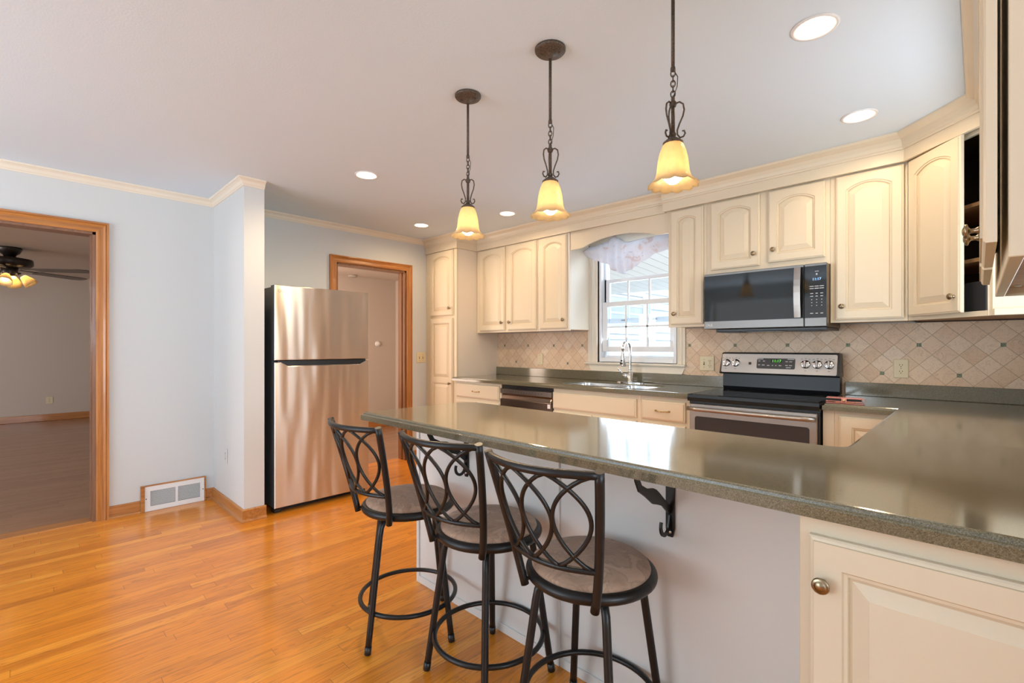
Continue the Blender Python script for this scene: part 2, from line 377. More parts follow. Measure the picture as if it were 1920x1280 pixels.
def glass_pane(name):
    m = bpy.data.materials.new(name); m.use_nodes = True; nt = m.node_tree; nt.nodes.clear()
    t = nd(nt, 'ShaderNodeBsdfTransparent'); t.inputs[0].default_value = (0.95, 0.98, 1, 1); gl = nd(nt, 'ShaderNodeBsdfGlossy'); gl.inputs['Roughness'].default_value = 0.02
    fr = nd(nt, 'ShaderNodeFresnel'); fr.inputs[0].default_value = 1.45
    mx = nd(nt, 'ShaderNodeMixShader'); nt.links.new(fr.outputs[0], mx.inputs[0]); nt.links.new(t.outputs[0], mx.inputs[1]); nt.links.new(gl.outputs[0], mx.inputs[2])
    o = nd(nt, 'ShaderNodeOutputMaterial'); nt.links.new(mx.outputs[0], o.inputs[0]); return m

OAK = [(0.0, (0.62, 0.195, 0.012)), (0.12, (0.76, 0.25, 0.016)), (0.8, (0.84, 0.295, 0.022)), (1.0, (0.90, 0.36, 0.04))]
M_FLOOR = plank_floor('oak_strip_floor', OAK, 0.057, 0.95, 0.33, 0.40)
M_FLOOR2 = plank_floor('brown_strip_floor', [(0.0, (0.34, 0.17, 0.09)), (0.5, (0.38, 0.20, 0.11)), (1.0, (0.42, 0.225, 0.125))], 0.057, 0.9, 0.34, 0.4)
M_WALL = plain('wall_paint', (0.635, 0.65, 0.65), 0.6, bump=0.05, bscale=350)
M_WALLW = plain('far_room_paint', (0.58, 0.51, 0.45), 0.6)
M_CEIL = plain('ceiling_paint', (0.72, 0.83, 0.93), 0.7, bump=0.25, bscale=120)  # blue put into the colour to cancel warm light bounced off the floor
M_TRIM = plain('cream_trim_paint', (0.80, 0.73, 0.61), 0.45)
M_CAB = plain('cream_cabinet_paint', (0.77, 0.665, 0.495), 0.38, coat=0.12, coat_r=0.3)
M_GLAZE = plain('cream_glaze_in_grooves', (0.66, 0.54, 0.37), 0.45)
M_SIDE = plain('cream_lit_side', (0.85, 0.755, 0.635), 0.4, coat=0.1)  # lighter copy of the cabinet cream, window light on the sides painted in
M_PEN = plain('off_white_panel', (0.80, 0.785, 0.76), 0.42, coat=0.1)
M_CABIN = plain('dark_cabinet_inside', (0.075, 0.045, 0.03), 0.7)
M_UNDER = wood('birch_underside', [(0.3, (0.45, 0.22, 0.09)), (0.7, (0.58, 0.32, 0.14))], 0, 0.5, 0.1)
M_OAKV = wood('oak_casing_upright', [(0.30, (0.30, 0.10, 0.022)), (0.5, (0.46, 0.18, 0.042)), (0.72, (0.56, 0.24, 0.065))], 2)
M_OAKH = wood('oak_casing_level', [(0.30, (0.30, 0.10, 0.022)), (0.5, (0.46, 0.18, 0.042)), (0.72, (0.56, 0.24, 0.065))], 1)
M_OAKX = wood('oak_base_across', [(0.30, (0.30, 0.10, 0.022)), (0.5, (0.46, 0.18, 0.042)), (0.72, (0.56, 0.24, 0.065))], 0)
M_JAMB = wood('oak_jamb_dark', [(0.30, (0.16, 0.06, 0.02)), (0.7, (0.27, 0.11, 0.035))], 2)
M_TILE = tile_mat('travertine_diamond_tile')
M_STONE = granite('green_speckled_counter')
M_STEEL = steel('brushed_steel', (0.43, 0.40, 0.37), 0.33, False)
M_STEELD = steel('brushed_steel_grey', (0.21, 0.20, 0.19), 0.36, False)
M_STEELV = steel('brushed_steel_wavy', (0.68, 0.60, 0.52), 0.33, True, 0.026, 0.97)
M_CHROME = plain('chrome', (0.78, 0.79, 0.80), 0.10, 1.0)
M_SINK = plain('satin_sink_steel', (0.75, 0.77, 0.79), 0.22, 1.0)
M_DARK = plain('dark_grey_appliance', (0.035, 0.037, 0.042), 0.35)
M_FRSIDE = plain('charcoal_fridge_side', (0.085, 0.10, 0.115), 0.32, bump=0.05, bscale=500)
M_BLACK = plain('black_plastic', (0.012, 0.012, 0.013), 0.32)
M_BGLASS = plain('black_glass', (0.012, 0.013, 0.013), 0.05, spec=0.42)
M_OVENG = plain('oven_window_glass', (0.045, 0.038, 0.042), 0.10)
M_IRON = plain('black_enamel_metal', (0.010, 0.009, 0.009), 0.36, 0.0, spec=0.42)
M_BRONZE = plain('speckled_bronze', (0.10, 0.072, 0.052), 0.55, 0.3, var=0.5, vscale=180)
M_SUEDE = suede('tan_suede')
M_KNOB = plain('antique_brass_knob', (0.33, 0.26, 0.17), 0.28, 1.0, var=0.3, vscale=60)
M_PULL = plain('gold_pull', (0.60, 0.40, 0.16), 0.25, 1.0)
M_IVORY = plain('ivory_plate', (0.74, 0.64, 0.42), 0.35)
M_WHITE = plain('white_enamel', (0.83, 0.83, 0.83), 0.35)
M_VINYL = plain('white_vinyl', (0.80, 0.83, 0.87), 0.35)
M_SLOT = plain('dark_slot', (0.02, 0.017, 0.015), 0.6)
M_AMBER = shade_glass('amber_glass', (0.95, 0.75, 0.47), 0.6)
M_BULB = emit('warm_bulb', (1.0, 0.85, 0.63), 11.0)
M_CAN = emit('recessed_lamp', (1.0, 0.80, 0.55), 30.0)
M_FANBULB = emit('fan_bulb', (1.0, 0.74, 0.40), 14.0)
M_CURT = curtain_mat('floral_sheer')
M_GLASS = glass_pane('window_glass')
M_GREEN = emit('green_digits', (0.20, 1.0, 0.10), 1.6)
M_BLUE = emit('blue_digits', (0.35, 0.60, 1.0), 3.0)
M_PRINT = plain('pale_print', (0.55, 0.56, 0.58), 0.5)
M_PRINTD = plain('dark_print', (0.10, 0.095, 0.09), 0.5)
M_SIDING = plain('pale_blue_siding', (0.62, 0.69, 0.75), 0.6)
M_FAN = plain('dark_bronze_fan', (0.03, 0.022, 0.018), 0.35, 0.4)
M_BLADE = wood('walnut_blade', [(0.3, (0.06, 0.045, 0.04)), (0.7, (0.10, 0.08, 0.07))], 0, 0.4, 0.2)
M_PINK = plain('pink_leather', (0.75, 0.30, 0.26), 0.4, coat=0.3)
M_GOLD = plain('gold_clasp', (0.80, 0.50, 0.25), 0.25, 1.0)

# ------------------------------------------------------------------ setting
H = 2.40; WX = -4.42; WY = 3.75; FY = 3.43
CANS = [(-3.001, 1.64), (-3.863, 2.692), (-2.979, 2.985), (-0.431, 2.035), (-0.435, 2.975)]
struct('floor', MB().box(-4.56, 5.0, -3.1, 3.87, -0.05, 0.0), M_FLOOR, label='glossy orange oak strip floor')
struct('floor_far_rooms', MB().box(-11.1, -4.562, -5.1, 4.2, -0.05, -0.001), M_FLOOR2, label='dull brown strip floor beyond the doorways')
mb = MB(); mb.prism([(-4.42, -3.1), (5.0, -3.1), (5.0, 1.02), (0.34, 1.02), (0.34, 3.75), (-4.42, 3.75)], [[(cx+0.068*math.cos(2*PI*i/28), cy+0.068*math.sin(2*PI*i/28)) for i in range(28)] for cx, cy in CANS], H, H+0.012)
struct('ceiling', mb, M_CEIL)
struct('ceiling_hall', MB().box(-6.52, -4.545, 1.40, 4.06, 2.245, 2.38), M_WALLW)
struct('ceiling_far_rooms', MB().box(-11.1, -4.56, -5.1, 4.2, 2.385, 2.45), M_WALLW)
# left wall with two cased openings
D1 = (-1.15, 0.350, 2.024); D2 = (2.098, 2.882, 2.036)
def gate(y0, y1, z1): return [(y0, z1), (y0, 0.0), (y1, 0.0), (y1, z1)]
mb = MB().prism([(-3.1, 0), (D1[0], 0), (D1[0], D1[2]), (D1[1], D1[2]), (D1[1], 0), (D2[0], 0), (D2[0], D2[2]), (D2[1], D2[2]), (D2[1], 0), (3.87, 0), (3.87, H), (-3.1, H)], [], WX-0.12, WX, 'YZ')
struct('wall_left', mb, M_WALL)
struct('wall_stub', MB().box(WX, -3.665, 1.072, 1.205, 0, H), M_WALL, label='short white stub wall beside the fridge')
WIN = (-2.53, -1.775, 1.085, 2.12)
mb = MB().prism([(-4.54, 0), (0.46, 0), (0.46, H), (-4.54, H)], [[(WIN[0], WIN[2]), (WIN[1], WIN[2]), (WIN[1], WIN[3]), (WIN[0], WIN[3])]], WY, WY+0.12, 'XZ')
struct('wall_back', mb, M_WALL)
mb = MB().prism([(1.02, 0), (3.87, 0), (3.87, H), (1.02, H)], [[(2.05, 1.12), (2.95, 1.12), (2.95, 2.02), (2.05, 2.02)]], 0.34, 0.46, 'YZ')
struct('wall_right', mb, M_WALL)
struct('wall_return', MB().box(0.46, 5.12, 1.02, 1.14, 0, H), M_WALL)
mb = MB().prism([(-3.1, 0), (1.02, 0), (1.02, H), (-3.1, H)], [[(-1.0, 0.75), (0.9, 0.75), (0.9, 2.15), (-1.0, 2.15)]], 5.0, 5.12, 'YZ')
struct('wall_dining', mb, M_WALL)
mb = MB().prism([(-4.54, 0), (-3.9, 0), (-3.9, 2.1), (-1.3, 2.1), (-1.3, 0), (5.12, 0), (5.12, H), (-4.54, H)], [], -3.22, -3.1, 'XZ')
struct('wall_front', mb, M_WALL)
# far rooms
mb = MB().box(-11.1, -10.98, -5.1, 4.2, 0, 2.385); mb.box(-10.98, -6.64, 1.28, 1.4, 0, 2.385); mb.box(-10.98, -9.2, -5.1, -4.98, 0, 2.385)
mb.box(-6.4, -4.56, -5.1, -4.98, 0, 2.385); mb.box(-9.2, -6.4, -5.1, -4.98, 0, 0.6); mb.box(-9.2, -6.4, -5.1, -4.98, 2.1, 2.385)
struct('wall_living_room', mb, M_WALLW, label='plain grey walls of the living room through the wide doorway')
mb = MB().box(-6.64, -6.52, 1.28, 4.2, 0, 2.385); mb.box(-6.52, -4.56, 4.06, 4.2, 0, 2.385); mb.box(-6.52, -4.545, 1.28, 1.4, 0, 2.385)
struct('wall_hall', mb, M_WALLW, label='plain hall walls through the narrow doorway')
struct('baseboard_living_room', MB().box(-10.98, -10.96, -4.98, 1.28, 0, 0.11, 0.004), M_OAKH)
struct('baseboard_hall', MB().box(-6.52, -6.50, 1.4, 4.06, 0, 0.10, 0.004), M_OAKH)
struct('threshold_living_room', MB().box(WX-0.13, WX-0.005, D1[0], D1[1], -0.002, 0.006, 0.002), M_OAKH)

# door casings: legs, head and jamb liner
def casing(name, y0, y1, z1, outer, lab):
    e = bpy.data.objects.new(name, None); COL.objects.link(e); e['kind'] = 'structure'; e['label'] = lab
    e.location = (WX, (y0+y1)/2, 0); WM[e.name] = Matrix.Translation(e.location); w = outer
    prof = [(0.0, 0.0), (0.0, 0.012), (w*0.15, 0.016), (w*0.55, 0.013), (w*0.72, 0.020), (w*0.80, 0.016), (w*0.86, 0.022), (w, 0.022), (w, 0.0)]
    def leg(yi, sgn):   # inner edge yi, growing outward in sgn
        m = MB(); lo = [(WX+d, yi+sgn*o, 0.0) for o, d in prof]; hi = [(WX+d, yi+sgn*o, z1+o) for o, d in prof]
        return m.loft([lo, hi])
    leg(y0, -1).build('casing_leg', M_OAKV, e); leg(y1, 1).build('casing_leg', M_OAKV, e)
    m = MB(); m.loft([[(WX+d, y0-o, z1+o) for o, d in prof], [(WX+d, y1+o, z1+o) for o, d in prof]]); m.build('casing_head', M_OAKH, e)
    j = MB().box(WX-0.125, WX+0.001, y1-0.018, y1+0.004, 0, z1); j.box(WX-0.125, WX+0.001, y0-0.004, y0+0.018, 0, z1); j.box(WX-0.125, WX+0.001, y0, y1, z1-0.018, z1+0.004)
    j.box(WX-0.08, WX-0.045, y1-0.028, y1-0.016, 0, z1-0.016); j.box(WX-0.08, WX-0.045, y0+0.016, y0+0.028, 0, z1-0.016)
    j.build('jamb', M_JAMB, e)
    return e
casing('door_1', D1[0], D1[1], D1[2], 0.070, 'orange oak cased opening to the living room')
casing('door_2', D2[0], D2[1], D2[2], 0.068, 'orange oak doorway to the hall behind the fridge')

# crown on the walls
CR = [(0.0, H-0.052), (0.006, H-0.052), (0.009, H-0.044), (0.014, H-0.040), (0.022, H-0.022), (0.036, H-0.012), (0.042, H-0.010), (0.046, H-0.004), (0.046, H), (0.0, H)]
struct('trim_1', sweep(MB(), [(WX, -3.1), (WX, 1.072), (-3.665, 1.072), (-3.665, 1.205)], CR), M_TRIM, label='cream crown moulding on the dining wall and stub wall')
struct('trim_2', sweep(MB(), [(WX, 1.205), (WX, 3.13)], CR), M_TRIM, label='cream crown moulding above the fridge wall')
# baseboards
BB = [(0.0, 0.088), (0.004, 0.088), (0.011, 0.080), (0.011, 0.020), (0.014, 0.019), (0.022, 0.014), (0.025, 0.006), (0.025, 0.0), (0.0, 0.0)]
struct('baseboard_left', sweep(MB(), [(WX, 0.420), (WX, 0.596)], BB), M_OAKH)
struct('baseboard_stub', sweep(MB(), [(WX, 1.013), (WX, 1.072), (-3.665, 1.072), (-3.665, 1.215)], BB), M_OAKX)
struct('baseboard_pantry', sweep(MB(), [(WX, 2.95), (WX, 3.15)], BB), M_OAKH)

# ------------------------------------------------------------------ cabinet parts
def panel_loop(w, z0, z1, s, d, rise, K=9):
    x0, x1 = s+d, w-s-d; zb = z0+d; zs = z1-rise-d*(1 if rise == 0 else 0.9); out = [(x0, zb), (x1, zb)]
    hw = (x1-x0)/2; cx = (x0+x1)/2
    for i in range(K):
        a = 1-2*i/(K-1)
        out.append((cx+hw*a, zs+rise*(1-abs(a)**2.2)))
    return out
def cell_loop(w, z0, z1, K=9):
    return [(0, z0), (w, z0)]+[(w*(1-i/(K-1)), z1) for i in range(K)]
def door_mb(w, h, t=0.02, rise=0.035, s=0.052, cells=None, K=11):
    m = MB()
    def rect(i, y): return [(i, y, i), (w-i, y, i), (w-i, y, h-i), (i, y, h-i)]
    m.loft([rect(0, 0), rect(0, -t+0.007), rect(0.004, -t+0.004), rect(0.009, -t+0.003), rect(0.010, -t)], True, False, mats=[0, 0, 0, 1])
    i0 = 0.010
    for (c0, c1, p0, p1, rs) in (cells or [(0.0, h, s, h-s, rise)]):
        c0 = max(c0, i0); c1 = min(c1, h-i0)
        L = [[(min(max(x, i0), w-i0), -t, z) for x, z in cell_loop(w, c0, c1, K)]]
        for d, y in ((0.0, -t), (0.003, -t+0.004), (0.009, -t+0.005), (0.011, -t+0.010), (0.016, -t+0.010), (0.042, -t+0.002), (0.044, -t+0.001)):
            L.append([(x, y, z) for x, z in panel_loop(w, p0, p1, s, d, min(rs, 0.165*(w-2*s)), K)])
        m.loft(L, False, True, mats=[0, 1, 0, 1, 1, 0, 0])
    return m
def slab_mb(w, h, t=0.02):
    m = MB()
    def rect(i, y): return [(i, y, i), (w-i, y, i), (w-i, y, h-i), (i, y, h-i)]
    m.loft([rect(0, 0), rect(0, -t+0.008), rect(0.006, -t+0.004), rect(0.011, -t+0.003), rect(0.012, -t)], True, True, mats=[0, 0, 0, 1])
    return m
RX = Matrix.Rotation(PI/2, 4, 'X')     # lathe axis z -> -y (towards the viewer in a door frame)
def knob_mb(r=0.0155):
    return MB().lathe([(0.008, 0), (0.0075, 0.003), (0.005, 0.006), (0.005, 0.014), (0.009, 0.017), (r, 0.019), (r, 0.022), (r*0.88, 0.0245), (r*0.70, 0.0235), (r*0.62, 0.0255), (r*0.35, 0.0275), (0.0, 0.028)], 20, RX)
def add_door(par, F, w, h, name='door', knob=None, rise=0.035, s=0.052, cells=None, kr=0.0155, t=0.02):
    d = door_mb(w, h, t, rise, s, cells).xf(F).build(name, [M_CAB, M_GLAZE], par)
    if knob: knob_mb(kr).xf(F @ Matrix.Translation((knob[0], -t, knob[1]))).build('knob', M_KNOB, d)
    return d
def pull_mb(L=0.10):
    pts = [(-L/2, 0, 0), (-L/2, -0.012, 0), (-L/2+0.012, -0.020, -0.001)]+[(-L/2+0.012+(L-0.024)*i/6, -0.022-0.004*math.sin(PI*i/6), -0.004*math.sin(PI*i/6)) for i in range(1, 6)]+[(L/2-0.012, -0.020, -0.001), (L/2, -0.012, 0), (L/2, 0, 0)]
    m = MB().tube(pts, [0.005, 0.0045, 0.004]+[0.0035]*5+[0.004, 0.0045, 0.005], 8)
    for sx in (-1, 1): m.box(sx*L/2-0.007, sx*L/2+0.007, -0.004, 0, -0.005, 0.005, 0.001)
    return m
def add_drawer(par, F, w, h, pull=True):
    d = slab_mb(w, h).xf(F).build('drawer_front', [M_CAB, M_GLAZE], par)
    if pull: pull_mb().xf(F @ Matrix.Translation((w/2, -0.02, h/2))).build('pull_handle', M_PULL, d)
    return d
S_ = (1, 0, 0), (0, -1, 0)
def backF(x, z, y=FY): return frame((x, y, z), *S_)

UB = 1.368; UT = 2.33
def wall_cab(x0, x1, z0, label, doors, group='cream wall cabinets', right_lit=False):
    t = thing('wall_cabinet', label, 'wall cabinet', ((x0+x1)/2, FY, z0), 0, group)
    c = MB().box(x0, x1, FY+0.02, WY-0.0005, z0+0.012, UT, 0.0); c.box(x0, x1, FY, FY+0.0195, z0, UT, 0.0015)
    c.build('carcass', M_SIDE if right_lit else M_CAB, t)
    MB().box(x0+0.004, x1-0.004, FY+0.021, WY-0.002, z0+0.006, z0+0.0115).build('underside_panel', M_UNDER, t)
    for (a, b, za, zb, ks) in doors:
        w = b-a
        add_door(t, backF(a, za, FY-0.0005), w, zb-za, knob=((0.033 if ks < 0 else w-0.033), 0.08))
    return t
# ---- pantry
t = thing('pantry_cabinet', 'tall narrow cream pantry cabinet in the corner beside the hall doorway', 'cabinet', (-4.15, 3.15, 0))
c = MB().box(-4.418, -3.888, 3.17, WY-0.0005, 0.09, UT); c.box(-4.418, -3.888, 3.15, 3.1695, 0.09, UT, 0.0015); c.box(-4.418, -3.89, 3.22, WY-0.0005, 0.0, 0.0895)
c.build('carcass', [M_SIDE], t)
MB().box(-4.418, -3.886, 3.1488, 3.1695, 0.09, UT).build('face_frame', M_CAB, t)
add_door(t, backF(-4.325, 1.552, 3.1485), 0.395, 0.690, knob=(0.348, 0.075), s=0.05)
add_door(t, backF(-4.325, 0.10, 3.1485), 0.388, 1.424, knob=(0.350, 0.735), s=0.05, cells=[(0.0, 0.76, 0.05, 0.735, 0.0), (0.76, 1.424, 0.785, 1.374, 0.0)])
# ---- uppers on the window's left
wall_cab(-3.884, -3.003, UB, 'cream double-door wall cabinet between the pantry and the single-door cabinet by the window',
         [(-3.826, -3.446, 1.388, 2.24, 1), (-3.400, -3.016, 1.388, 2.24, -1)])
wall_cab(-3.002, -2.632, UB, 'cream single-door wall cabinet with a window-lit side left of the sink window', [(-2.976, -2.652, 1.388, 2.24, 1)], right_lit=True)
# ---- uppers on the window's right
wall_cab(-1.688, -1.398, UB, 'narrow cream one-door wall cabinet between the sink window and the microwave', [(-1.664, -1.418, 1.388, 2.24, -1)])
wall_cab(-1.397, -0.646, 1.728, 'short cream two-door cabinet right above the microwave', [(-1.363, -1.041, 1.764, 2.24, 1), (-0.989, -0.670, 1.774, 2.24, -1)])
wall_cab(-0.645, -0.281, UB, 'tall cream one-door wall cabinet right of the microwave', [(-0.616, -0.296, 1.383, 2.24, -1)])
# ---- diagonal corner cabinet with its door ajar
A = Vector((-0.280, FY, 0)); B = Vector((0.050, 3.10, 0)); u = (B-A).normalized(); n = Vector((-u.y*-1, 0, 0)); n = Vector((u.y, -u.x, 0))
if n.y > 0: n = -n
t = thing('corner_cabinet', 'diagonal cream corner wall cabinet with its door ajar showing dark shelves', 'wall cabinet', (-0.10, 3.3, UB), 0, 'cream wall cabinets')
LF = (B-A).length; F = frame((A.x, A.y, UB), u, n)
c = MB()
for x0, x1, z0, z1 in ((0, 0.03, 0, UT-UB), (LF-0.03, LF, 0, UT-UB), (0.03, LF-0.03, 0, 0.025), (0.03, LF-0.03, 0.865, UT-UB)):
    c.box(x0, x1, 0, 0.019, z0, z1, 0.001)
c.xf(F)
c.box(0.031, 0.050, 3.115, 3.135, UB, UT); c.box(0.045, 0.338, 3.10, 3.118, UB, UT, 0.001); c.box(0.05, 0.338, 3.085, 3.10, UB, UB+0.03, 0.002)
c.build('carcass', M_CAB, t)
inn = [(-0.262, 3.437), (0.05, 3.125), (0.338, 3.12), (0.338, 3.748), (-0.262, 3.748)]
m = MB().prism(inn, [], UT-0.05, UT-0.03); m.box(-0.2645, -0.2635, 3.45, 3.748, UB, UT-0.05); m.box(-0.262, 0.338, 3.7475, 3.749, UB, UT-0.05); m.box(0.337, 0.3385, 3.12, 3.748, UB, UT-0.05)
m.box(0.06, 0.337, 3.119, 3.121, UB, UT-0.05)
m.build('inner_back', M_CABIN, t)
MB().prism(inn, [], UB+0.008, UB+0.020).build('underside_panel', M_UNDER, t)
for zz in (1.635, 1.905):
    MB().prism([(-0.245, 3.455), (0.06, 3.15), (0.335, 3.14), (0.335, 3.745), (-0.245, 3.745)], [], zz, zz+0.018).build('shelf', M_UNDER, t)
hg = A+u*0.02+n*0.0; du = Vector((0.625, -0.781, 0)).normalized(); dn = Vector((du.y, -du.x, 0))
if dn.y > 0: dn = -dn
add_door(t, frame((hg.x+n.x*0.002, hg.y+n.y*0.002, 1.388), du, dn), 0.348, 0.852, knob=(0.315, 0.08))
# small grey box inside
tag(MB().box(-0.045, 0.045, 3.22, 3.34, UB+0.0205, 1.54, 0.006).xf(Matrix.Translation((0.02, 3.26, 0)) @ Matrix.Rotation(0.75, 4, 'Z') @ Matrix.Translation((0, -3.28, 0))).build('storage_tin', plain('grey_tin', (0.10, 0.10, 0.11), 0.35, 0.5)), 'small dark grey tin on the bottom shelf inside the open corner cabinet', 'tin')
# ---- near wall cabinet over the right counter
t = thing('wall_cabinet', 'near cream wall cabinet at the right edge seen edge-on with two doors ajar', 'wall cabinet', (0.19, 1.5, UB), 0, 'cream wall cabinets')
c = MB().box(0.034, 0.053, 1.096, 1.957, UB, UT, 0.0015); c.box(0.053, 0.338, 1.100, 1.118, UB, UT); c.box(0.053, 0.338, 1.935, 1.953, UB, UT); c.box(0.326, 0.338, 1.118, 1.935, UB, UT); c.box(0.053, 0.326, 1.118, 1.935, UT-0.02, UT)
c.build('carcass', M_CAB, t)
m = MB().box(0.0525, 0.327, 1.117, 1.936, UB+0.022, UB+0.032); m.build('underside_panel', M_UNDER, t)
MB().lathe([(0.007, 0), (0.007, 0.003), (0.003, 0.0045), (0, 0.0045)], 14, Matrix.Translation((0.075, 1.86, UB+0.022)) @ Matrix.Rotation(PI, 4, 'X')).build('screw_cover', M_WHITE, t)
for y1, w, kx in ((1.448, 0.350, 0.028), (1.855, 0.366, 0.338)):
    add_door(t, frame((0.0215, y1, 1.395), (0, -1, 0), (-1, 0, 0)), w, 0.845, knob=(kx, 0.078))
MB().box(0.024, 0.0337, 1.75, 1.79, 1.47, 1.50, 0.002).build('hinge', M_DARK, t)

# ---- frieze and crown over the cabinets, arched valance
FR = [(0.0, 2.247), (0.0, 2.318), (-0.018, 2.318), (-0.018, 2.247)]
CC = [(0.0, 2.312), (0.007, 2.312), (0.008, 2.322), (0.013, 2.326), (0.016, 2.345), (0.026, 2.366), (0.045, 2.380), (0.052, 2.384), (0.056, 2.392), (0.056, 2.3995), (-0.015, 2.3995), (-0.015, 2.312)]
def crown(name, path, lab):
    m = MB(); sweep(m, path, FR); sweep(m, path, CC); return struct(name, m, M_CAB, label=lab)
yr = 3.392; k = (FY-yr)*(math.sqrt(2)-1)
crown('trim_3', [(-4.418, 3.128), (-3.862, 3.128), (-3.862, 3.405), (-2.622, 3.405)], 'cream crown and frieze above the pantry and the left wall cabinets')
crown('trim_4', [(-2.621, 3.398), (-1.7165, 3.428)], 'cream crown and frieze above the sink window')
crown('trim_5', [(-1.716, yr), (-0.280-k, yr), (0.012, 3.10-k), (0.012, 1.06)], 'cream crown and frieze above the range and the diagonal corner')
# valance board
zb = 2.092; pts = [(-2.63, 2.27), (-2.63, zb), (-2.555, zb)]
for i in range(13):
    a = i/12; pts.append((-2.50+0.70*a, zb+0.004+0.060*math.sin(PI*a)**0.75))
pts += [(-1.745, zb), (-1.69, zb), (-1.69, 2.27)]
o = MB().prism(pts[::-1], [], 3.442, 3.460, 'XZ').build('window_valance_board', M_CAB)
tag(o, 'cream arched wood valance board spanning the cabinets over the sink window', 'valance')

# ------------------------------------------------------------------ base cabinets along the back wall
BY = 3.12; BT = 0.874
def base_cab(x0, x1, label, y=BY):
    t = thing('base_cabinet', label, 'base cabinet', ((x0+x1)/2, y, 0), 0, 'cream base cabinets')
    c = MB().box(x0, x1, y, y+0.0195, 0.10, BT, 0.001); c.box(x0, x1, y+0.02, WY-0.001, 0.10, 0.66); c.box(x0, x1, y+0.075, WY-0.001, 0.0, 0.0995); c.box(x0, x1, WY-0.02, WY-0.001, 0.6605, BT)
    c.box(x0, x0+0.012, y+0.02, WY-0.021, 0.6605, BT); c.box(x1-0.012, x1, y+0.02, WY-0.021, 0.6605, BT)
    c.build('carcass', M_CAB, t); return t
bf = BY-0.0005
t = base_cab(-3.884, -3.186, 'cream base cabinet with one wide drawer between the pantry and the dishwasher')
add_drawer(t, backF(-3.842, 0.714, bf), 0.632, 0.136)
for a in (-3.842, -3.524): add_door(t, backF(a, 0.125, bf), 0.312, 0.56, rise=0.0)
t = base_cab(-2.560, -1.746, 'wide cream base cabinet with a blank drawer front under the sink')
add_drawer(t, backF(-2.558, 0.706, bf), 0.780, 0.137, False)
for a in (-2.556, -2.160): add_door(t, backF(a, 0.125, bf), 0.388, 0.56, rise=0.0)
t = base_cab(-1.745, -1.384, 'narrow cream base cabinet with one drawer between the sink and the range')
add_drawer(t, backF(-1.731, 0.708, bf), 0.322, 0.137)
add_door(t, backF(-1.731, 0.125, bf), 0.322, 0.56, rise=0.0)
t = base_cab(-0.621, 0.338, 'cream corner base cabinet with a raised-panel door right of the range')
MB().box(-0.621, -0.568, BY-0.004, BY-0.0005, 0.10, BT).build('filler_strip', M_CAB, t)
add_door(t, backF(-0.545, 0.12, bf), 0.278, 0.728, rise=0.0, s=0.058)
# right leg and peninsula carcass
t = thing('peninsula_base', 'plain off-white back panel of the peninsula behind the three stools', 'peninsula', (-1.2, 1.6, 0))
MB().box(-2.098, -0.275, 1.440, 1.758, 0.0, BT).build('back_panel', M_PEN, t)
MB().box(-0.262, 0.338, 1.76, 3.115, 0.0, BT).build('side_run', M_CAB, t)
MB().box(-1.216, -1.148, 1.430, 1.4398, 0.0, BT, 0.002).build('batten', M_PEN, t)
MB().box(-2.100, -2.078, 1.432, 1.4398, 0.0, BT, 0.002).build('corner_strip', M_PEN, t)
MB().box(-2.076, -1.218, 1.432, 1.4398, 0.0, 0.036, 0.002).build('base_strip', M_PEN, t)
MB().box(-1.146, -0.275, 1.432, 1.4398, 0.0, 0.036, 0.002).build('base_strip', M_PEN, t)
# near base cabinet at the right
t = thing('base_cabinet', 'near cream base cabinet with a round brass knob at the lower right corner', 'base cabinet', (0.05, 1.4, 0), 0, 'cream base cabinets')
c = MB().box(-0.272, 0.338, 1.15, 1.1695, 0.0, BT, 0.002); c.box(-0.272, 0.338, 1.17, 1.7585, 0.0, BT)
c.build('carcass', M_CAB, t)
add_door(t, frame((-0.2515, 1.1495, 0.10), *S_), 0.50, 0.738, rise=0.0, s=0.058, knob=(0.026, 0.648), kr=0.016)

# ------------------------------------------------------------------ counters
EDGE = [(0.0, 0.8755), (0.0, 0.898), (0.002, 0.9005), (0.008, 0.902), (0.010, 0.908), (0.013, 0.911), (0.018, 0.912)]
def counter(par, poly, holes=()):
    m = MB(); loops = [[(x, y, z) for x, y in offset_poly(poly, d)] for d, z in EDGE]
    m.loft(loops, False, False, 0, False)
    top = offset_poly(poly, 0.018)
    q = MB().prism(top, holes, 0.912, 0.9119); m.join(q)
    q = MB().prism(poly, holes, 0.8755, 0.8756); m.join(q)
    for hl in holes:
        n = len(hl); m.add([(x, y, 0.8755) for x, y in hl]+[(x, y, 0.912) for x, y in hl], [(i, (i+1) % n, n+(i+1) % n, n+i) for i in range(n)])
    return m.build('slab', M_STONE, par)
SINK = [(-2.535, -2.105, 3.19, 3.545), (-2.075, -1.765, 3.21, 3.545)]
hole = rrect(-2.55, -1.75, 3.175, 3.56, 0.06)
t = thing('countertop', 'green speckled stone countertop along the back wall under the sink window', 'countertop', (-2.6, 3.4, 0.8755), 0, 'green speckled stone countertops')
counter(t, [(-3.882, 3.078), (-1.377, 3.078), (-1.377, 3.739), (-3.8861, 3.739), (-3.8861, 3.147), (-3.882, 3.147)], [hole])
MB().box(-3.8855, -1.362, 3.718, 3.7385, 0.9125, 0.997, 0.002).build('upstand', M_STONE, t)
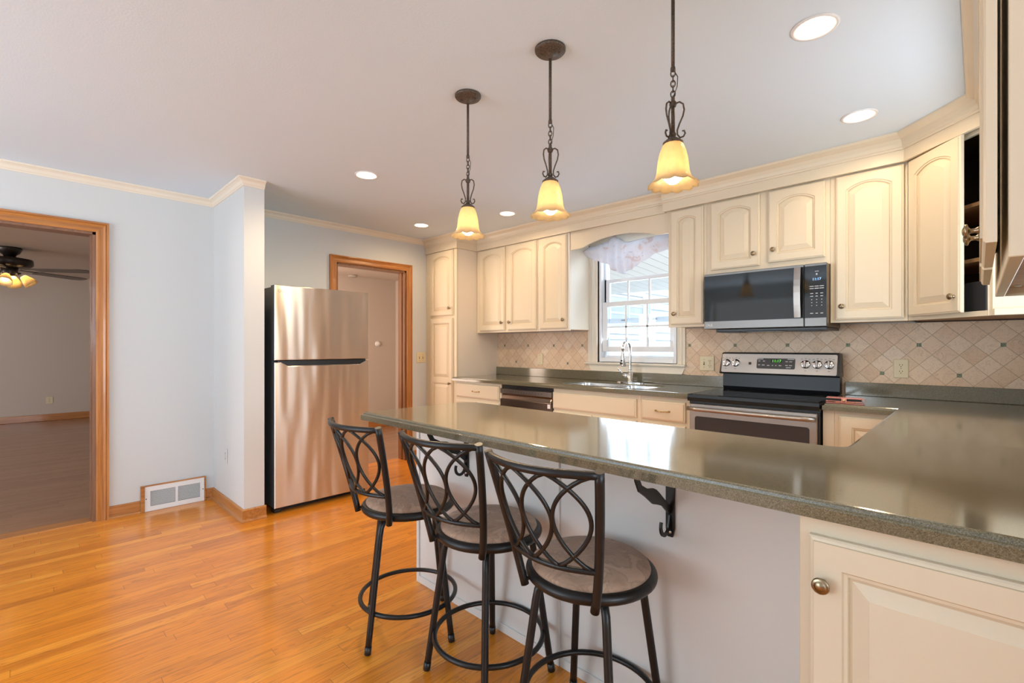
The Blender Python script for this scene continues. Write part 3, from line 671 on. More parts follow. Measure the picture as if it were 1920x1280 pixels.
# sink
t = thing('kitchen_sink', 'stainless steel double bowl sink set in the countertop under the window', 'sink', (-2.15, 3.36, 0.72))
m = MB(); lp = rrect(-2.549, -1.751, 3.176, 3.559, 0.059)
m.prism(lp, [rrect(x0, x1, y0, y1, 0.05) for x0, x1, y0, y1 in SINK], 0.898, 0.902); m.build('rim', M_SINK, t)
for x0, x1, y0, y1 in SINK:
    m = MB(); m.loft([[(x, y, z) for x, y in rrect(x0+d, x1-d, y0+d, y1-d, 0.05)] for d, z in ((0, 0.898), (0.004, 0.86), (0.012, 0.76), (0.03, 0.735))], False, True, 0, True)
    b_ = m.build('bowl', M_SINK, t)
    MB().lathe([(0.04, 0), (0.038, 0.003), (0.02, 0.002), (0, 0.001)], 20, Matrix.Translation(((x0+x1)/2, (y0+y1)/2, 0.7355))).build('drain', M_CHROME, b_)
# right L-shaped counter with the peninsula
poly = [(-2.112, 1.125), (0.337, 1.125), (0.337, 3.739), (-0.618, 3.739), (-0.618, 3.078), (-0.303, 3.078)]
poly += [(-0.303, 1.86)]+arc(-0.343, 1.83, 0.04, 0, -90, 4)[1:]+[(-1.80, 1.79)]+arc(-1.98, 1.66, 0.13, 90, 180, 8)
poly = poly[:-1]+[(-2.112, 1.64)]
t = thing('countertop', 'green speckled stone peninsula countertop in front with the stools under it', 'countertop', (-0.9, 1.6, 0.8755), 0, 'green speckled stone countertops')
counter(t, poly)
MB().box(-0.618, 0.337, 3.718, 3.7385, 0.9125, 0.997, 0.002).build('upstand', M_STONE, t)
# tile backsplash
m = MB().prism([(-3.887, 0.90), (-2.615, 0.90), (-2.615, 1.0), (-1.70, 1.0), (-1.70, 0.90), (0.338, 0.90), (0.338, 1.3675), (-0.646, 1.3675), (-0.646, 1.6), (-1.397, 1.6), (-1.397, 1.3675), (-1.690, 1.3675), (-1.690, 1.45), (-1.692, 1.45), (-1.692, 1.07), (-2.641, 1.07), (-2.641, 1.3675), (-3.887, 1.3675)], [], 3.739, 3.7495, 'XZ')
tag(m.build('tile_backsplash', M_TILE), 'beige diamond-laid stone tile backsplash with small green inset squares', 'backsplash')

# ------------------------------------------------------------------ window over the sink
w = bpy.data.objects.new('window_1', None); COL.objects.link(w); w['kind'] = 'structure'; w['label'] = 'white double-hung window over the sink with both sashes part open'; WM[w.name] = Matrix()
def ring(m, x0, x1, z0, z1, y0, y1, wl, wr, wb, wt, c=0.002):
    m.box(x0, x0+wl, y0, y1, z0, z1, c); m.box(x1-wr, x1, y0, y1, z0, z1, c); m.box(x0+wl, x1-wr, y0, y1, z0, z0+wb, c); m.box(x0+wl, x1-wr, y0, y1, z1-wt, z1, c); return m
CP = [(0.0, 0.0), (0.0, 0.010), (0.012, 0.013), (0.022, 0.010), (0.045, 0.012), (0.056, 0.019), (0.064, 0.014), (0.070, 0.021), (0.098, 0.021), (0.098, 0.0)]
for xi, sg, ww in ((-2.543, -1, 1.0), (-1.765, 1, 0.74)):
    m = MB().loft([[(xi+sg*o*ww, 3.7485-d, z) for o, d in CP] for z in (1.078, 2.14)]); m.build('casing_leg', M_TRIM, w)
MB().box(-2.641, -1.692, 3.728, 3.7485, 2.14, 2.25, 0.003).build('casing_head', M_TRIM, w)
m = MB().box(-2.672, -1.685, 3.705, 3.7485, 1.060, 1.077, 0.004); m.build('stool_sill', M_TRIM, w)
m = MB().loft([[(-2.645, 3.735, 1.059), (-1.695, 3.735, 1.059), (-1.695, 3.7485, 1.059), (-2.645, 3.7485, 1.059)], [(-2.605, 3.728, 0.998), (-1.72, 3.728, 0.998), (-1.72, 3.7485, 0.998), (-2.605, 3.7485, 0.998)]]); m.build('apron', M_TRIM, w)
m = ring(MB(), -2.545, -1.762, 1.078, 2.14, 3.75, 3.86, 0.038, 0.04, 0.044, 0.04); ring(m, -2.53, -1.775, 1.09, 2.13, 3.80, 3.86, 0.045, 0.045, 0.05, 0.045); m.build('window_frame', M_VINYL, w)
def sash(y0, y1, z0, z1, wb, wt, lab, mun=True, hz=None):
    x0, x1 = -2.505, -1.795
    s = ring(MB(), x0, x1, z0, z1, y0, y1, 0.052, 0.045, wb, wt).build('sash', M_VINYL, w)
    MB().box(x0+0.05, x1-0.043, (y0+y1)/2-0.002, (y0+y1)/2+0.002, z0+wb-0.002, z1-wt+0.002).build('pane', M_GLASS, s)
    m = MB(); ym = (y0+y1)/2
    for xx in (-2.262, -2.052): m.box(xx-0.008, xx+0.008, ym-0.006, ym+0.006, z0+wb, z1-wt)
    if hz: m.box(x0+0.05, x1-0.043, ym-0.006, ym+0.006, hz-0.007, hz+0.007)
    m.build('muntin_grid', M_VINYL, s)
    return s
sash(3.765, 3.795, 1.178, 1.632, 0.045, 0.042, '', True, 1.402)
us = sash(3.80, 3.83, 1.43, 1.845, 0.05, 0.032, '', True, 1.62)
for xx in (-2.30, -2.0): MB().box(xx-0.025, xx+0.025, 3.797, 3.80, 1.455, 1.468, 0.001).build('sash_lift', plain('grey_lift_%d' % int(xx*-10), (0.3, 0.32, 0.36), 0.4), us)
# window in the right wall
w2 = struct('window_2', ring(MB(), 2.05, 2.95, 1.12, 2.02, 0, 0.06, 0.05, 0.05, 0.05, 0.05).xf(Matrix(((0, -1, 0, 0.46), (1, 0, 0, 0), (0, 0, 1, 0), (0, 0, 0, 1)))), M_VINYL, label='white framed window over the right counter')
# curtain swag
def lerp(tab, x):
    for (a, fa), (b, fb) in zip(tab, tab[1:]):
        if x <= b:
            q = min(1, max(0, (x-a)/(b-a))); q = q*q*(3-2*q); return fa+(fb-fa)*q
    return tab[-1][1]
TOP = [(-2.640, 2.120), (-2.60, 2.148), (-2.42, 2.165), (-2.345, 2.195), (-2.307, 2.222), (-2.275, 2.185), (-2.19, 2.136), (-2.0, 2.145), (-1.70, 2.16)]
BOT = [(-2.640, 2.085), (-2.60, 2.055), (-2.52, 2.012), (-2.42, 1.975), (-2.32, 1.895), (-2.235, 1.860), (-2.15, 1.895), (-2.03, 1.95), (-1.90, 2.00), (-1.70, 2.045)]
NX, NZ = 90, 26; vs = []; fs = []
for i in range(NX+1):
    x = -2.640+0.94*i/NX; zt, zb_ = lerp(TOP, x), lerp(BOT, x)
    for j in range(NZ+1):
        q = j/NZ; g_ = math.exp(-((x+2.28)/0.16)**2)
        y = 3.672-0.028*math.sin(PI*q)*(1-0.3*g_)-0.030*g_*math.sin((x+2.28)*80+q*1.2)*(0.25+0.75*q)-0.010*math.sin(q*PI*3.2-abs(x+2.25)*7)*(1-q*0.4)
        vs.append((x+0.02*g_*(q-0.5), y, zt+(zb_-zt)*q))
for i in range(NX):
    for j in range(NZ): fs.append((i*(NZ+1)+j, (i+1)*(NZ+1)+j, (i+1)*(NZ+1)+j+1, i*(NZ+1)+j+1))
t = thing('curtain', 'sheer white floral swag curtain pinned up across the top of the sink window', 'curtain', (-2.2, 3.68, 2.15))
o = MB().add(vs, fs, 0, True).build('fabric', M_CURT, t); sd = o.modifiers.new('thickness', 'SOLIDIFY'); sd.thickness = 0.0015
MB().tube([(-2.56+0.0*i, 3.655, 2.06-0.02*i) for i in range(0, 1)]+[(-2.565, 3.70, 2.03), (-2.560, 3.705, 1.95), (-2.568, 3.71, 1.85), (-2.558, 3.712, 1.78), (-2.566, 3.712, 1.70)], 0.0018, 6).build('pull_cord', M_WHITE, t)
for xx, zz in ((-2.307, 2.226), (-2.60, 2.152)): MB().ball((xx, 3.69, zz), 0.006).build('push_pin', M_SLOT, t)

# ------------------------------------------------------------------ outdoors seen through the window
m = MB()
for i in range(24): m.loft([[(-4.66, 3.88, -0.45+i*0.15), (-4.56, 3.88, -0.45+i*0.15), (-4.56, 14, -0.45+i*0.15), (-4.66, 14, -0.45+i*0.15)], [(-4.66, 3.88, -0.30+i*0.15), (-4.585, 3.88, -0.30+i*0.15), (-4.585, 14, -0.30+i*0.15), (-4.66, 14, -0.30+i*0.15)]])
t = thing('neighbouring_wall', 'pale lap-sided wall outside the sink window', 'house wall', (-4.6, 8, -0.45)); m.build('lap_siding', M_SIDING, t)
ring(MB(), 7.0, 8.3, 1.45, 2.25, -0.03, 0.0, 0.09, 0.09, 0.09, 0.09).xf(Matrix(((0, -1, 0, -4.575), (1, 0, 0, 0), (0, 0, 1, 0), (0, 0, 0, 1)))).build('window_trim', M_WHITE, t)
MB().box(-4.574, -4.566, 7.09, 8.21, 1.54, 2.16).build('pane', plain('pale_pane', (0.45, 0.50, 0.56), 0.1), t)
m = MB()
for i in range(26):
    x = -4.55+0.15*i; m.loft([[(x, 3.88, 2.20), (x+0.143, 3.88, 2.20), (x+0.143, 6.3, 2.02), (x, 6.3, 2.02)], [(x, 3.88, 2.225), (x+0.135, 3.88, 2.225), (x+0.135, 6.3, 2.045), (x, 6.3, 2.045)]])
m.box(-4.55, -0.65, 3.88, 6.3, 2.23, 2.24)
tag(m.build('porch_ceiling', plain('porch_boards', (0.86, 0.86, 0.84), 0.6)), 'white boarded porch ceiling outside above the sink window', 'porch ceiling')
struct('sun_block_dining', MB().box(5.12, 7.3, -3.1, 1.1, 2.40, 2.5), M_WHITE)  # unseen slab added to keep the sun out of the dining window
struct('sun_block_right', MB().box(0.46, 1.75, 1.14, 3.95, 2.40, 2.5), M_WHITE)  # added out-of-view slab, blocks sun from the right counter window
struct('ground', MB().box(-12, 6, 3.9, 16, -0.6, -0.45), plain('ground_gravel', (0.62, 0.62, 0.60), 0.8, var=0.2))

# ------------------------------------------------------------------ faucet
fx, fy = -2.137, 3.635
t = thing('faucet', 'tall chrome pull-down kitchen faucet behind the sink', 'faucet', (fx, fy, 0.9125))
MB().loft([[(fx+0.13*a, fy+0.028*b, z) for a, b in [(math.cos(2*PI*i/28), math.sin(2*PI*i/28)) for i in range(28)]] for z in (0.9125, 0.918, 0.920)]).build('base_plate', M_CHROME, t)
MB().lathe([(0.027, 0.920), (0.025, 0.926), (0.022, 0.930), (0.022, 1.005), (0.0145, 1.012), (0.0145, 1.02)], 24, Matrix.Translation((fx, fy, 0))).build('body', M_CHROME, t)
pts = [(fx, fy, 1.01+0.02*i) for i in range(10)]+[(fx+0.004*math.sin(PI*i/12), fy-0.062+0.062*math.cos(PI*i/12), 1.20+0.066*math.sin(PI*i/12)) for i in range(1, 12)]+[(fx+0.004, fy-0.126, 1.19)]
MB().tube(pts, 0.0125, 14).build('spout', M_CHROME, t)
h_ = MB().lathe([(0.0135, 0), (0.0145, -0.02), (0.0165, -0.07), (0.0225, -0.125), (0.0225, -0.132), (0.018, -0.133)], 20, Matrix.Translation((fx+0.004, fy-0.128, 1.19)) @ Matrix.Rotation(0.10, 4, 'X')).build('spray_head', M_CHROME, t)
MB().lathe([(0.007, 0), (0.007, 0.003), (0, 0.003)], 12, Matrix.Translation((fx+0.003, fy-0.147, 1.105)) @ RX).build('spray_button', M_SLOT, h_); MB().lathe([(0.009, 0), (0.009, 0.003), (0, 0.003)], 12, Matrix.Translation((fx+0.003, fy-0.152, 1.082)) @ RX).build('spray_button', M_SLOT, h_)
b_ = MB().lathe([(0.018, 0.0), (0.018, 0.055), (0.016, 0.058), (0, 0.058)], 20, Matrix.Translation((fx-0.014, fy-0.006, 0.972)) @ Matrix.Rotation(-PI/2-0.25, 4, 'Z') @ Matrix.Rotation(PI/2, 4, 'X') @ Matrix.Rotation(0.0, 4, 'Y')).build('handle_hub', M_CHROME, t)
MB().tube([(fx-0.055, fy-0.020, 0.986), (fx-0.075, fy-0.03, 1.010), (fx-0.100, fy-0.04, 1.034)], [0.006, 0.0055, 0.005], 10).build('lever', M_CHROME, b_)

# ------------------------------------------------------------------ dishwasher
t = thing('dishwasher', 'grey steel dishwasher with a slanted pocket handle left of the sink cabinet', 'dishwasher', (-2.87, 3.1, 0))
MB().box(-3.182, -2.564, 3.125, 3.70, 0.10, 0.868).build('tub', M_BLACK, t)
MB().box(-3.180, -2.566, 3.092, 3.1245, 0.792, 0.838, 0.003).build('control_panel', steel('dark_steel_panel', (0.36, 0.35, 0.35), 0.3, False), t)
MB().loft([[(-3.180, 3.1245, 0.7915), (-2.566, 3.1245, 0.7915), (-2.566, 3.1245, 0.745), (-3.180, 3.1245, 0.745)], [(-3.165, 3.118, 0.789), (-2.581, 3.118, 0.789), (-2.581, 3.095, 0.747), (-3.165, 3.095, 0.747)]]).build('handle_pocket', steel('brown_steel_pocket', (0.30, 0.24, 0.20), 0.3, False), t)
MB().box(-3.180, -2.566, 3.092, 3.1245, 0.11, 0.7445, 0.004).build('door', steel('brown_steel_door', (0.22, 0.18, 0.16), 0.3, False), t)
MB().box(-2.605, -2.575, 3.0905, 3.0918, 0.70, 0.735).build('energy_sticker', M_WHITE, t)
for i in range(14): MB().box(-3.12+i*0.034, -3.108+i*0.034, 3.0908, 3.0918, 0.813, 0.818).build('control_mark', M_PRINTD, t)

# ------------------------------------------------------------------ range
t = thing('kitchen_range', 'stainless steel and black electric range with green clock in the back wall run', 'range', (-1.0, 3.4, 0))
x0, x1 = -1.374, -0.626
MB().box(x0+0.004, x1-0.004, 3.105, 3.70, 0.05, 0.866).build('body', M_DARK, t)
m = MB().loft([[(x0, 3.062, 0.868), (x1, 3.062, 0.868), (x1, 3.70, 0.868), (x0, 3.70, 0.868)], [(x0, 3.058, 0.892), (x1, 3.058, 0.892), (x1, 3.70, 0.892), (x0, 3.70, 0.892)], [(x0+0.003, 3.062, 0.910), (x1-0.003, 3.062, 0.910), (x1-0.003, 3.70, 0.910), (x0+0.003, 3.70, 0.910)], [(x0+0.012, 3.072, 0.915), (x1-0.012, 3.072, 0.915), (x1-0.012, 3.69, 0.915), (x0+0.012, 3.69, 0.915)]])
ct = m.build('cooktop', M_BGLASS, t)
d_ = MB().box(x0+0.012, x1-0.012, 3.064, 3.104, 0.20, 0.852, 0.004).build('oven_door', M_STEEL, t)
MB().prism(rrect(-1.325, -0.675, 0.42, 0.772, 0.015), [], 3.0615, 3.0645, 'XZ').build('oven_window', M_OVENG, d_)
MB().tube([(-1.362, 3.033, 0.822), (-1.30, 3.024, 0.822), (-1.0, 3.020, 0.822), (-0.70, 3.024, 0.822), (-0.640, 3.033, 0.822)], 0.0135, 14).build('door_handle', M_STEEL, d_)
for xx in (-1.345, -0.657): MB().box(xx-0.01, xx+0.01, 3.03, 3.0645, 0.812, 0.832, 0.002).build('handle_post', M_STEEL, d_)
MB().box(x0+0.012, x1-0.012, 3.066, 3.104, 0.055, 0.195, 0.004).build('warming_drawer', M_STEEL, t)
MB().box(x1-0.0115, x1-0.004, 3.07, 3.104, 0.05, 0.855).build('side_trim', M_BLACK, t)
m = MB().loft([[(x0+0.012, 3.655, 0.9155), (x1-0.008, 3.655, 0.9155), (x1-0.008, 3.715, 0.9155), (x0+0.012, 3.715, 0.9155)], [(x0+0.012, 3.640, 0.935), (x1-0.008, 3.640, 0.935), (x1-0.008, 3.715, 0.935), (x0+0.012, 3.715, 0.935)], [(x0+0.012, 3.645, 1.034), (x1-0.008, 3.645, 1.034), (x1-0.008, 3.715, 1.034), (x0+0.012, 3.715, 1.034)]])
m.build('lower_backguard', plain('blue_black_enamel', (0.012, 0.014, 0.018), 0.30, spec=0.3), t)
m = MB().loft([[(x, y, z) for x, y, z in L] for L in ([(x0-0.002, 3.615, 1.026), (x1-0.002, 3.615, 1.026), (x1+0.0, 3.715, 1.032), (x0, 3.715, 1.032)], [(x0-0.002, 3.608, 1.035), (x1-0.002, 3.608, 1.035), (x1, 3.715, 1.035), (x0, 3.715, 1.035)], [(x0+0.008, 3.640, 1.176), (x1-0.006, 3.640, 1.176), (x1-0.006, 3.715, 1.176), (x0+0.008, 3.715, 1.176)], [(x0+0.014, 3.648, 1.182), (x1-0.014, 3.648, 1.182), (x1-0.014, 3.710, 1.182), (x0+0.014, 3.710, 1.182)])])
cp = m.build('control_housing', M_BLACK, t)
tilt = math.atan2(0.032, 0.141)
def FP(x, z): return Matrix.Translation((x, 3.608+(z-1.035)*0.2270-0.0008, z)) @ Matrix.Rotation(-tilt, 4, 'X')
MB().prism(rrect(-0.362, 0.356, -0.066, 0.070, 0.010), [], -0.003, 0.0, 'XZ').xf(FP(-1.0, 1.102)).build('steel_fascia', M_STEEL, cp)
MB().prism(rrect(-0.121, 0.119, -0.037, 0.037, 0.010), [], -0.0045, -0.0031, 'XZ').xf(FP(-1.0, 1.1055)).build('display_panel', plain('charcoal_panel', (0.045, 0.045, 0.045), 0.3), cp)
MB().box(-0.035, 0.032, -0.0052, -0.0046, -0.013, 0.013).xf(FP(-0.995, 1.122)).build('clock_window', M_BLACK, cp)
text('clock_digits', '11:17', 0.026, FP(-0.995, 1.122) @ Matrix.Translation((0, -0.0058, 0)), M_GREEN, cp)
for i, (xx, zz, ww) in enumerate([(-1.10, 1.136, 0.04), (-0.908, 1.136, 0.04), (-1.105, 1.122, 0.014), (-1.075, 1.122, 0.014), (-1.105, 1.095, 0.014), (-1.078, 1.094, 0.018), (-1.046, 1.092, 0.016), (-1.019, 1.092, 0.007), (-0.998, 1.092, 0.007), (-0.972, 1.092, 0.016), (-0.932, 1.120, 0.016), (-0.908, 1.120, 0.018), (-0.932, 1.094, 0.016), (-0.908, 1.094, 0.018), (-0.92, 1.080, 0.03)]):
    MB().box(-ww/2, ww/2, -0.0051, -0.0046, -0.0022, 0.0022).xf(FP(xx, zz)).build('button_print', M_PRINT, cp)
MB().box(-0.009, 0.009, -0.0042, -0.0031, -0.009, 0.009).xf(FP(-1.166, 1.104)).build('indicator_window', M_SLOT, cp)
for xx in (-1.330, -1.264, -0.820, -0.753, -0.686):
    kn = MB().lathe([(0.029, -0.003), (0.029, 0.010), (0.026, 0.017), (0.022, 0.019), (0.0, 0.019)], 26, FP(xx, 1.104) @ RX).build('control_knob', M_CHROME, cp)
    MB().box(-0.007, 0.007, -0.034, -0.018, -0.024, 0.024, 0.003).xf(FP(xx, 1.104)).build('knob_grip', M_CHROME, kn)
    m = MB()
    for dx, dz in ((-0.022, 0.036), (0.0, 0.040), (0.022, 0.036), (0.0, -0.042)): m.box(dx-0.006, dx+0.006, -0.0040, -0.0031, dz-0.0014, dz+0.0014)
    m.xf(FP(xx, 1.104)).build('dial_print', M_PRINTD, cp)
for xx, yy, rr in ((-1.2, 3.22, 0.10), (-0.8, 3.22, 0.08), (-1.2, 3.50, 0.075), (-0.8, 3.50, 0.10)):
    MB().lathe([(rr-0.002, 0.0), (rr, 0.0), (rr, 0.0003), (rr-0.002, 0.0003)], 40, Matrix.Translation((xx, yy, 0.9151)), capa=False, capb=False).build('burner_ring', plain('burner_grey_%d%d' % (int(-xx*10), int(yy*100)), (0.09, 0.09, 0.09), 0.2), ct)

# ------------------------------------------------------------------ microwave
t = thing('microwave', 'stainless steel over-the-range microwave with dark glass and blue clock', 'microwave', (-1.01, 3.5, 1.34))
mx0, mx1, sp = -1.376, -0.645, -0.763
MB().box(mx0+0.004, mx1-0.003, 3.372, 3.738, 1.345, 1.7275, 0.002).build('case', plain('bronze_brown_case', (0.20, 0.14, 0.09), 0.35, 0.6), t)
def micro_front(name, a, b):
    o = MB().box(a, b, 3.332, 3.3715, 1.3455, 1.7265, 0.003).build(name, M_STEELD, t)
    MB().box(a+0.001, b-0.001, 3.3305, 3.3321, 1.3975, 1.7115).build('glass_face', M_BGLASS, o); return o
dr = micro_front('door', mx0, sp-0.0015); pn = micro_front('control_panel', sp+0.0015, mx1)
hp = []
for i in range(9):
    q = i/8; zc = 1.402+0.308*q; yb_ = 3.313-0.016*math.sin(PI*q); hw = 0.0185
    hp.append([(-0.794-hw, yb_, zc), (-0.794+hw, yb_-0.004, zc), (-0.794+hw, yb_+0.006, zc), (-0.794-hw, yb_+0.008, zc)])
hm = MB().loft(hp, smooth=False); hm.box(-0.806, -0.782, 3.315, 3.3305, 1.41, 1.43); hm.box(-0.806, -0.782, 3.315, 3.3305, 1.685, 1.705)
hm.build('door_handle', M_STEEL, dr)
text('clock_digits', '11:17', 0.021, Matrix.Translation((-0.696, 3.3300, 1.630)), M_BLUE, pn)
m = MB()
for r_, zz in enumerate((1.588, 1.575, 1.545, 1.528, 1.508, 1.490, 1.472, 1.425)):
    for c_ in range(3):
        ww = (0.016, 0.012, 0.014)[c_] if r_ in (0, 1, 2, 3, 7) else 0.005
        if r_ < 2: ww = 0.022
        m.box(-0.722+c_*0.026-ww/2, -0.722+c_*0.026+ww/2, 3.3297, 3.3304, zz-0.0022, zz+0.0022)
m.box(-0.705, -0.685, 3.3297, 3.3304, 1.676, 1.679); m.box(-0.700, -0.692, 3.3297, 3.3304, 1.655, 1.666)
m.build('keypad_print', M_PRINT, pn)
m = MB().box(mx0+0.06, mx1-0.01, 3.39, 3.735, 1.326, 1.3445, 0.003); m.build('bottom_pan', M_DARK, t)
m = MB()
for i in range(9): m.box(-1.33, -1.17, 3.42+i*0.03, 3.432+i*0.03, 1.3235, 1.3258); m.box(-0.86, -0.70, 3.42+i*0.03, 3.432+i*0.03, 1.3235, 1.3258)
m.build('vent_grille', M_BLACK, t)
MB().box(-1.13, -0.90, 3.40, 3.52, 1.3225, 1.3258, 0.001).build('lamp_cover', M_BGLASS, t)
def lg(M, par, mat, s):
    m = MB().lathe([(0.40*s, 0), (0.40*s, 0.0006), (0.33*s, 0.0006), (0.33*s, 0)], 24, M @ Matrix.Translation((-0.75*s, 0, 0)) @ RX, capa=False, capb=False)
    m.box(-0.80*s, -0.73*s, -0.0006, 0, -0.22*s, 0.2*s) if False else None
    q = MB().box(-0.78*s, -0.73*s, -0.0006, 0, -0.18*s, 0.20*s).box(-0.78*s, -0.58*s, -0.0006, 0, -0.18*s, -0.13*s).box(-0.56*s, -0.40*s, -0.0006, 0, -0.02*s, 0.03*s).box(-0.90*s, -0.83*s, -0.0006, 0, 0.08*s, 0.15*s).xf(M)
    m.join(q); m.build('logo_emblem', mat, par)
    text('logo_letters', 'LG', s*0.95, M @ Matrix.Translation((0.28*s, -0.0003, 0)), mat, par)
lg(Matrix.Translation((-1.335, 3.3318, 1.371)), dr, plain('bright_print', (0.85, 0.86, 0.87), 0.3), 0.022)

# ------------------------------------------------------------------ refrigerator
t = thing('refrigerator', 'stainless steel top-freezer refrigerator standing beside the stub wall', 'refrigerator', (-3.98, 1.64, 0))
fx0, y0, y1 = -3.652, 1.270, 2.016
MB().box(-4.36, -3.735, y0+0.008, y1-0.008, 0.035, 1.668, 0.006).build('cabinet', M_FRSIDE, t)
MB().box(-4.30, -3.74, y0+0.05, y1-0.05, 0.0, 0.0345).build('base_grille', M_BLACK, t)
def fdoor(name, z0, z1, notch):
    pr = [(y0, z0), (y1, z0), (y1, z1)]
    if notch: pr += [(y1-0.02, z1), (y1-0.075, z1-0.028), (y0+0.095, z1-0.028), (y0+0.045, z1)]
    pr += [(y0, z1)]
    m = MB(); n_ = len(pr); front = [(fx0, a, b) for a, b in offset_poly(pr, 0.004)]; edge = [(fx0-0.004, a, b) for a, b in pr]; back = [(fx0-0.075, a, b) for a, b in pr]
    m.loft([back, edge, front], True, True, mats=[1, 0]); return m.build(name, [M_STEELV, M_FRSIDE], t)
fd = fdoor('freezer_door', 1.124, 1.674, False); rd = fdoor('fridge_door', 0.045, 1.108, True)
MB().box(-3.727, -3.665, y0+0.03, y1-0.018, 1.075, 1.1225, 0.004).build('handle_recess', M_BLACK, t)
MB().box(-3.76, -3.69, y1-0.06, y1-0.01, 0.0, 0.03, 0.003).build('foot', M_BLACK, t); MB().box(-3.76, -3.69, y0+0.01, y0+0.06, 0.0, 0.03, 0.003).build('foot', M_BLACK, t)
lg(Matrix.Translation((fx0+0.0004, y0+0.058, 1.632)) @ Matrix.Rotation(PI/2, 4, 'Z'), fd, plain('grey_print', (0.22, 0.21, 0.20), 0.4), 0.030)

# ------------------------------------------------------------------ stools
def stool(label, loc, rz, leg_off):
    t = thing('bar_stool', label, 'bar stool', loc, rz, 'black metal bar stools')
    MB().lathe([(0.0, 0.545), (0.150, 0.545), (0.176, 0.549), (0.181, 0.557), (0.178, 0.566), (0.165, 0.575), (0.12, 0.583), (0.06, 0.586), (0.0, 0.587)], 48).build('seat_cushion', M_SUEDE, t, False)
    m = MB().tube([(0.184*math.cos(2*PI*i/48), 0.184*math.sin(2*PI*i/48), 0.539) for i in range(48)], 0.0165, 12, True); m.lathe([(0.0, 0.530), (0.178, 0.532), (0.178, 0.545), (0.0, 0.5445)], 40); m.lathe([(0.0, 0.505), (0.10, 0.505), (0.10, 0.531), (0, 0.531)], 24)
    m.build('seat_ring', M_IRON, t, False)
    def post(s, q):      # q 0 at the bottom (z .527), 1 at the top (z .923)
        return Vector((s*(0.118+0.066*q**0.85), -0.176-0.091*q**1.25, 0.520+0.403*q))
    for s in (-1, 1):
        b_ = MB().tube([post(s, i/12) for i in range(13)], 0.0125, 12).build('back_post', M_IRON, t, False)
        MB().tube([post(s, 0.03)+Vector((0, 0.004, 0)), Vector((s*0.108, -0.150, 0.537))], 0.006, 8).build('weld_tab', M_IRON, b_, False)
    def surf(s, z, bul):
        q = (z-0.520)/0.403; a, b = post(-1, q), post(1, q); p = a+(b-a)*(s+1)/2; p.y -= bul*(1-s*s); return p
    def bulge(z): return 0.042+0.018*(z-0.64)/0.27
    MB().tube([surf(-1+2*i/20, 0.912, bulge(0.912)) for i in range(21)], 0.0115, 12).build('top_rail', M_IRON, t, False)
    MB().tube([surf(-1+2*i/20, 0.640, bulge(0.64)) for i in range(21)], 0.0085, 10).build('lower_rail', M_IRON, t, False)
    for c in (-0.6, 0.0, 0.6):
        for d in (-1, 1):
            pts = []
            for i in range(25):
                q = i/24; e = math.sin(PI*q)**0.75; pts.append(surf(c+d*(0.31-0.60*e), 0.642+0.266*q, bulge(0.642+0.266*q)))
            MB().tube(pts, 0.0062, 8).build('scroll_bar', M_IRON, t, False)
    for k_ in range(4):
        a = math.radians(90*k_); C, S = math.cos(a), math.sin(a)
        rz_ = [(0.095, 0.512), (0.130, 0.510), (0.152, 0.500), (0.164, 0.482), (0.1705, 0.45)]+[(0.1705+0.0655*(i/6), 0.45-0.445*(i/6)) for i in range(1, 7)]
        l = MB().tube([(r*C, r*S, z) for r, z in rz_], 0.0125, 12).build('leg', M_IRON, t, False)
        f = MB().tube([((0.1705+0.0655*q)*C, (0.1705+0.0655*q)*S, 0.45-0.445*q) for q in (0.935, 0.97, 1.0)], 0.0137, 12).build('foot_cap', M_BLACK, l, False)
        l.rotation_euler.z = math.radians(leg_off)
    MB().tube([(0.2035*math.cos(2*PI*i/56), 0.2035*math.sin(2*PI*i/56), 0.150) for i in range(56)], 0.0095, 10, True).build('foot_ring', M_IRON, t, False)
    return t
s0 = stool('black metal bar stool with tan suede seat farthest from the camera nearest the fridge', (-1.790, 1.181, 0), 0.032, 12.3)
for lab, loc, rz, lo in (('black metal bar stool with tan suede seat, middle one of the three at the peninsula', (-1.322, 1.227, 0), 0.122, 36.5),
                         ('black metal bar stool with tan suede seat in front, closest to the near base cabinet', (-0.859, 1.225, 0), 0.075, 45.7)):
    c = copy_tree(s0); c.location = loc; c.rotation_euler = (0, 0, rz); c['label'] = lab
    for ch in c.children:
        if ch.name.startswith('leg'): ch.rotation_euler.z = math.radians(lo)

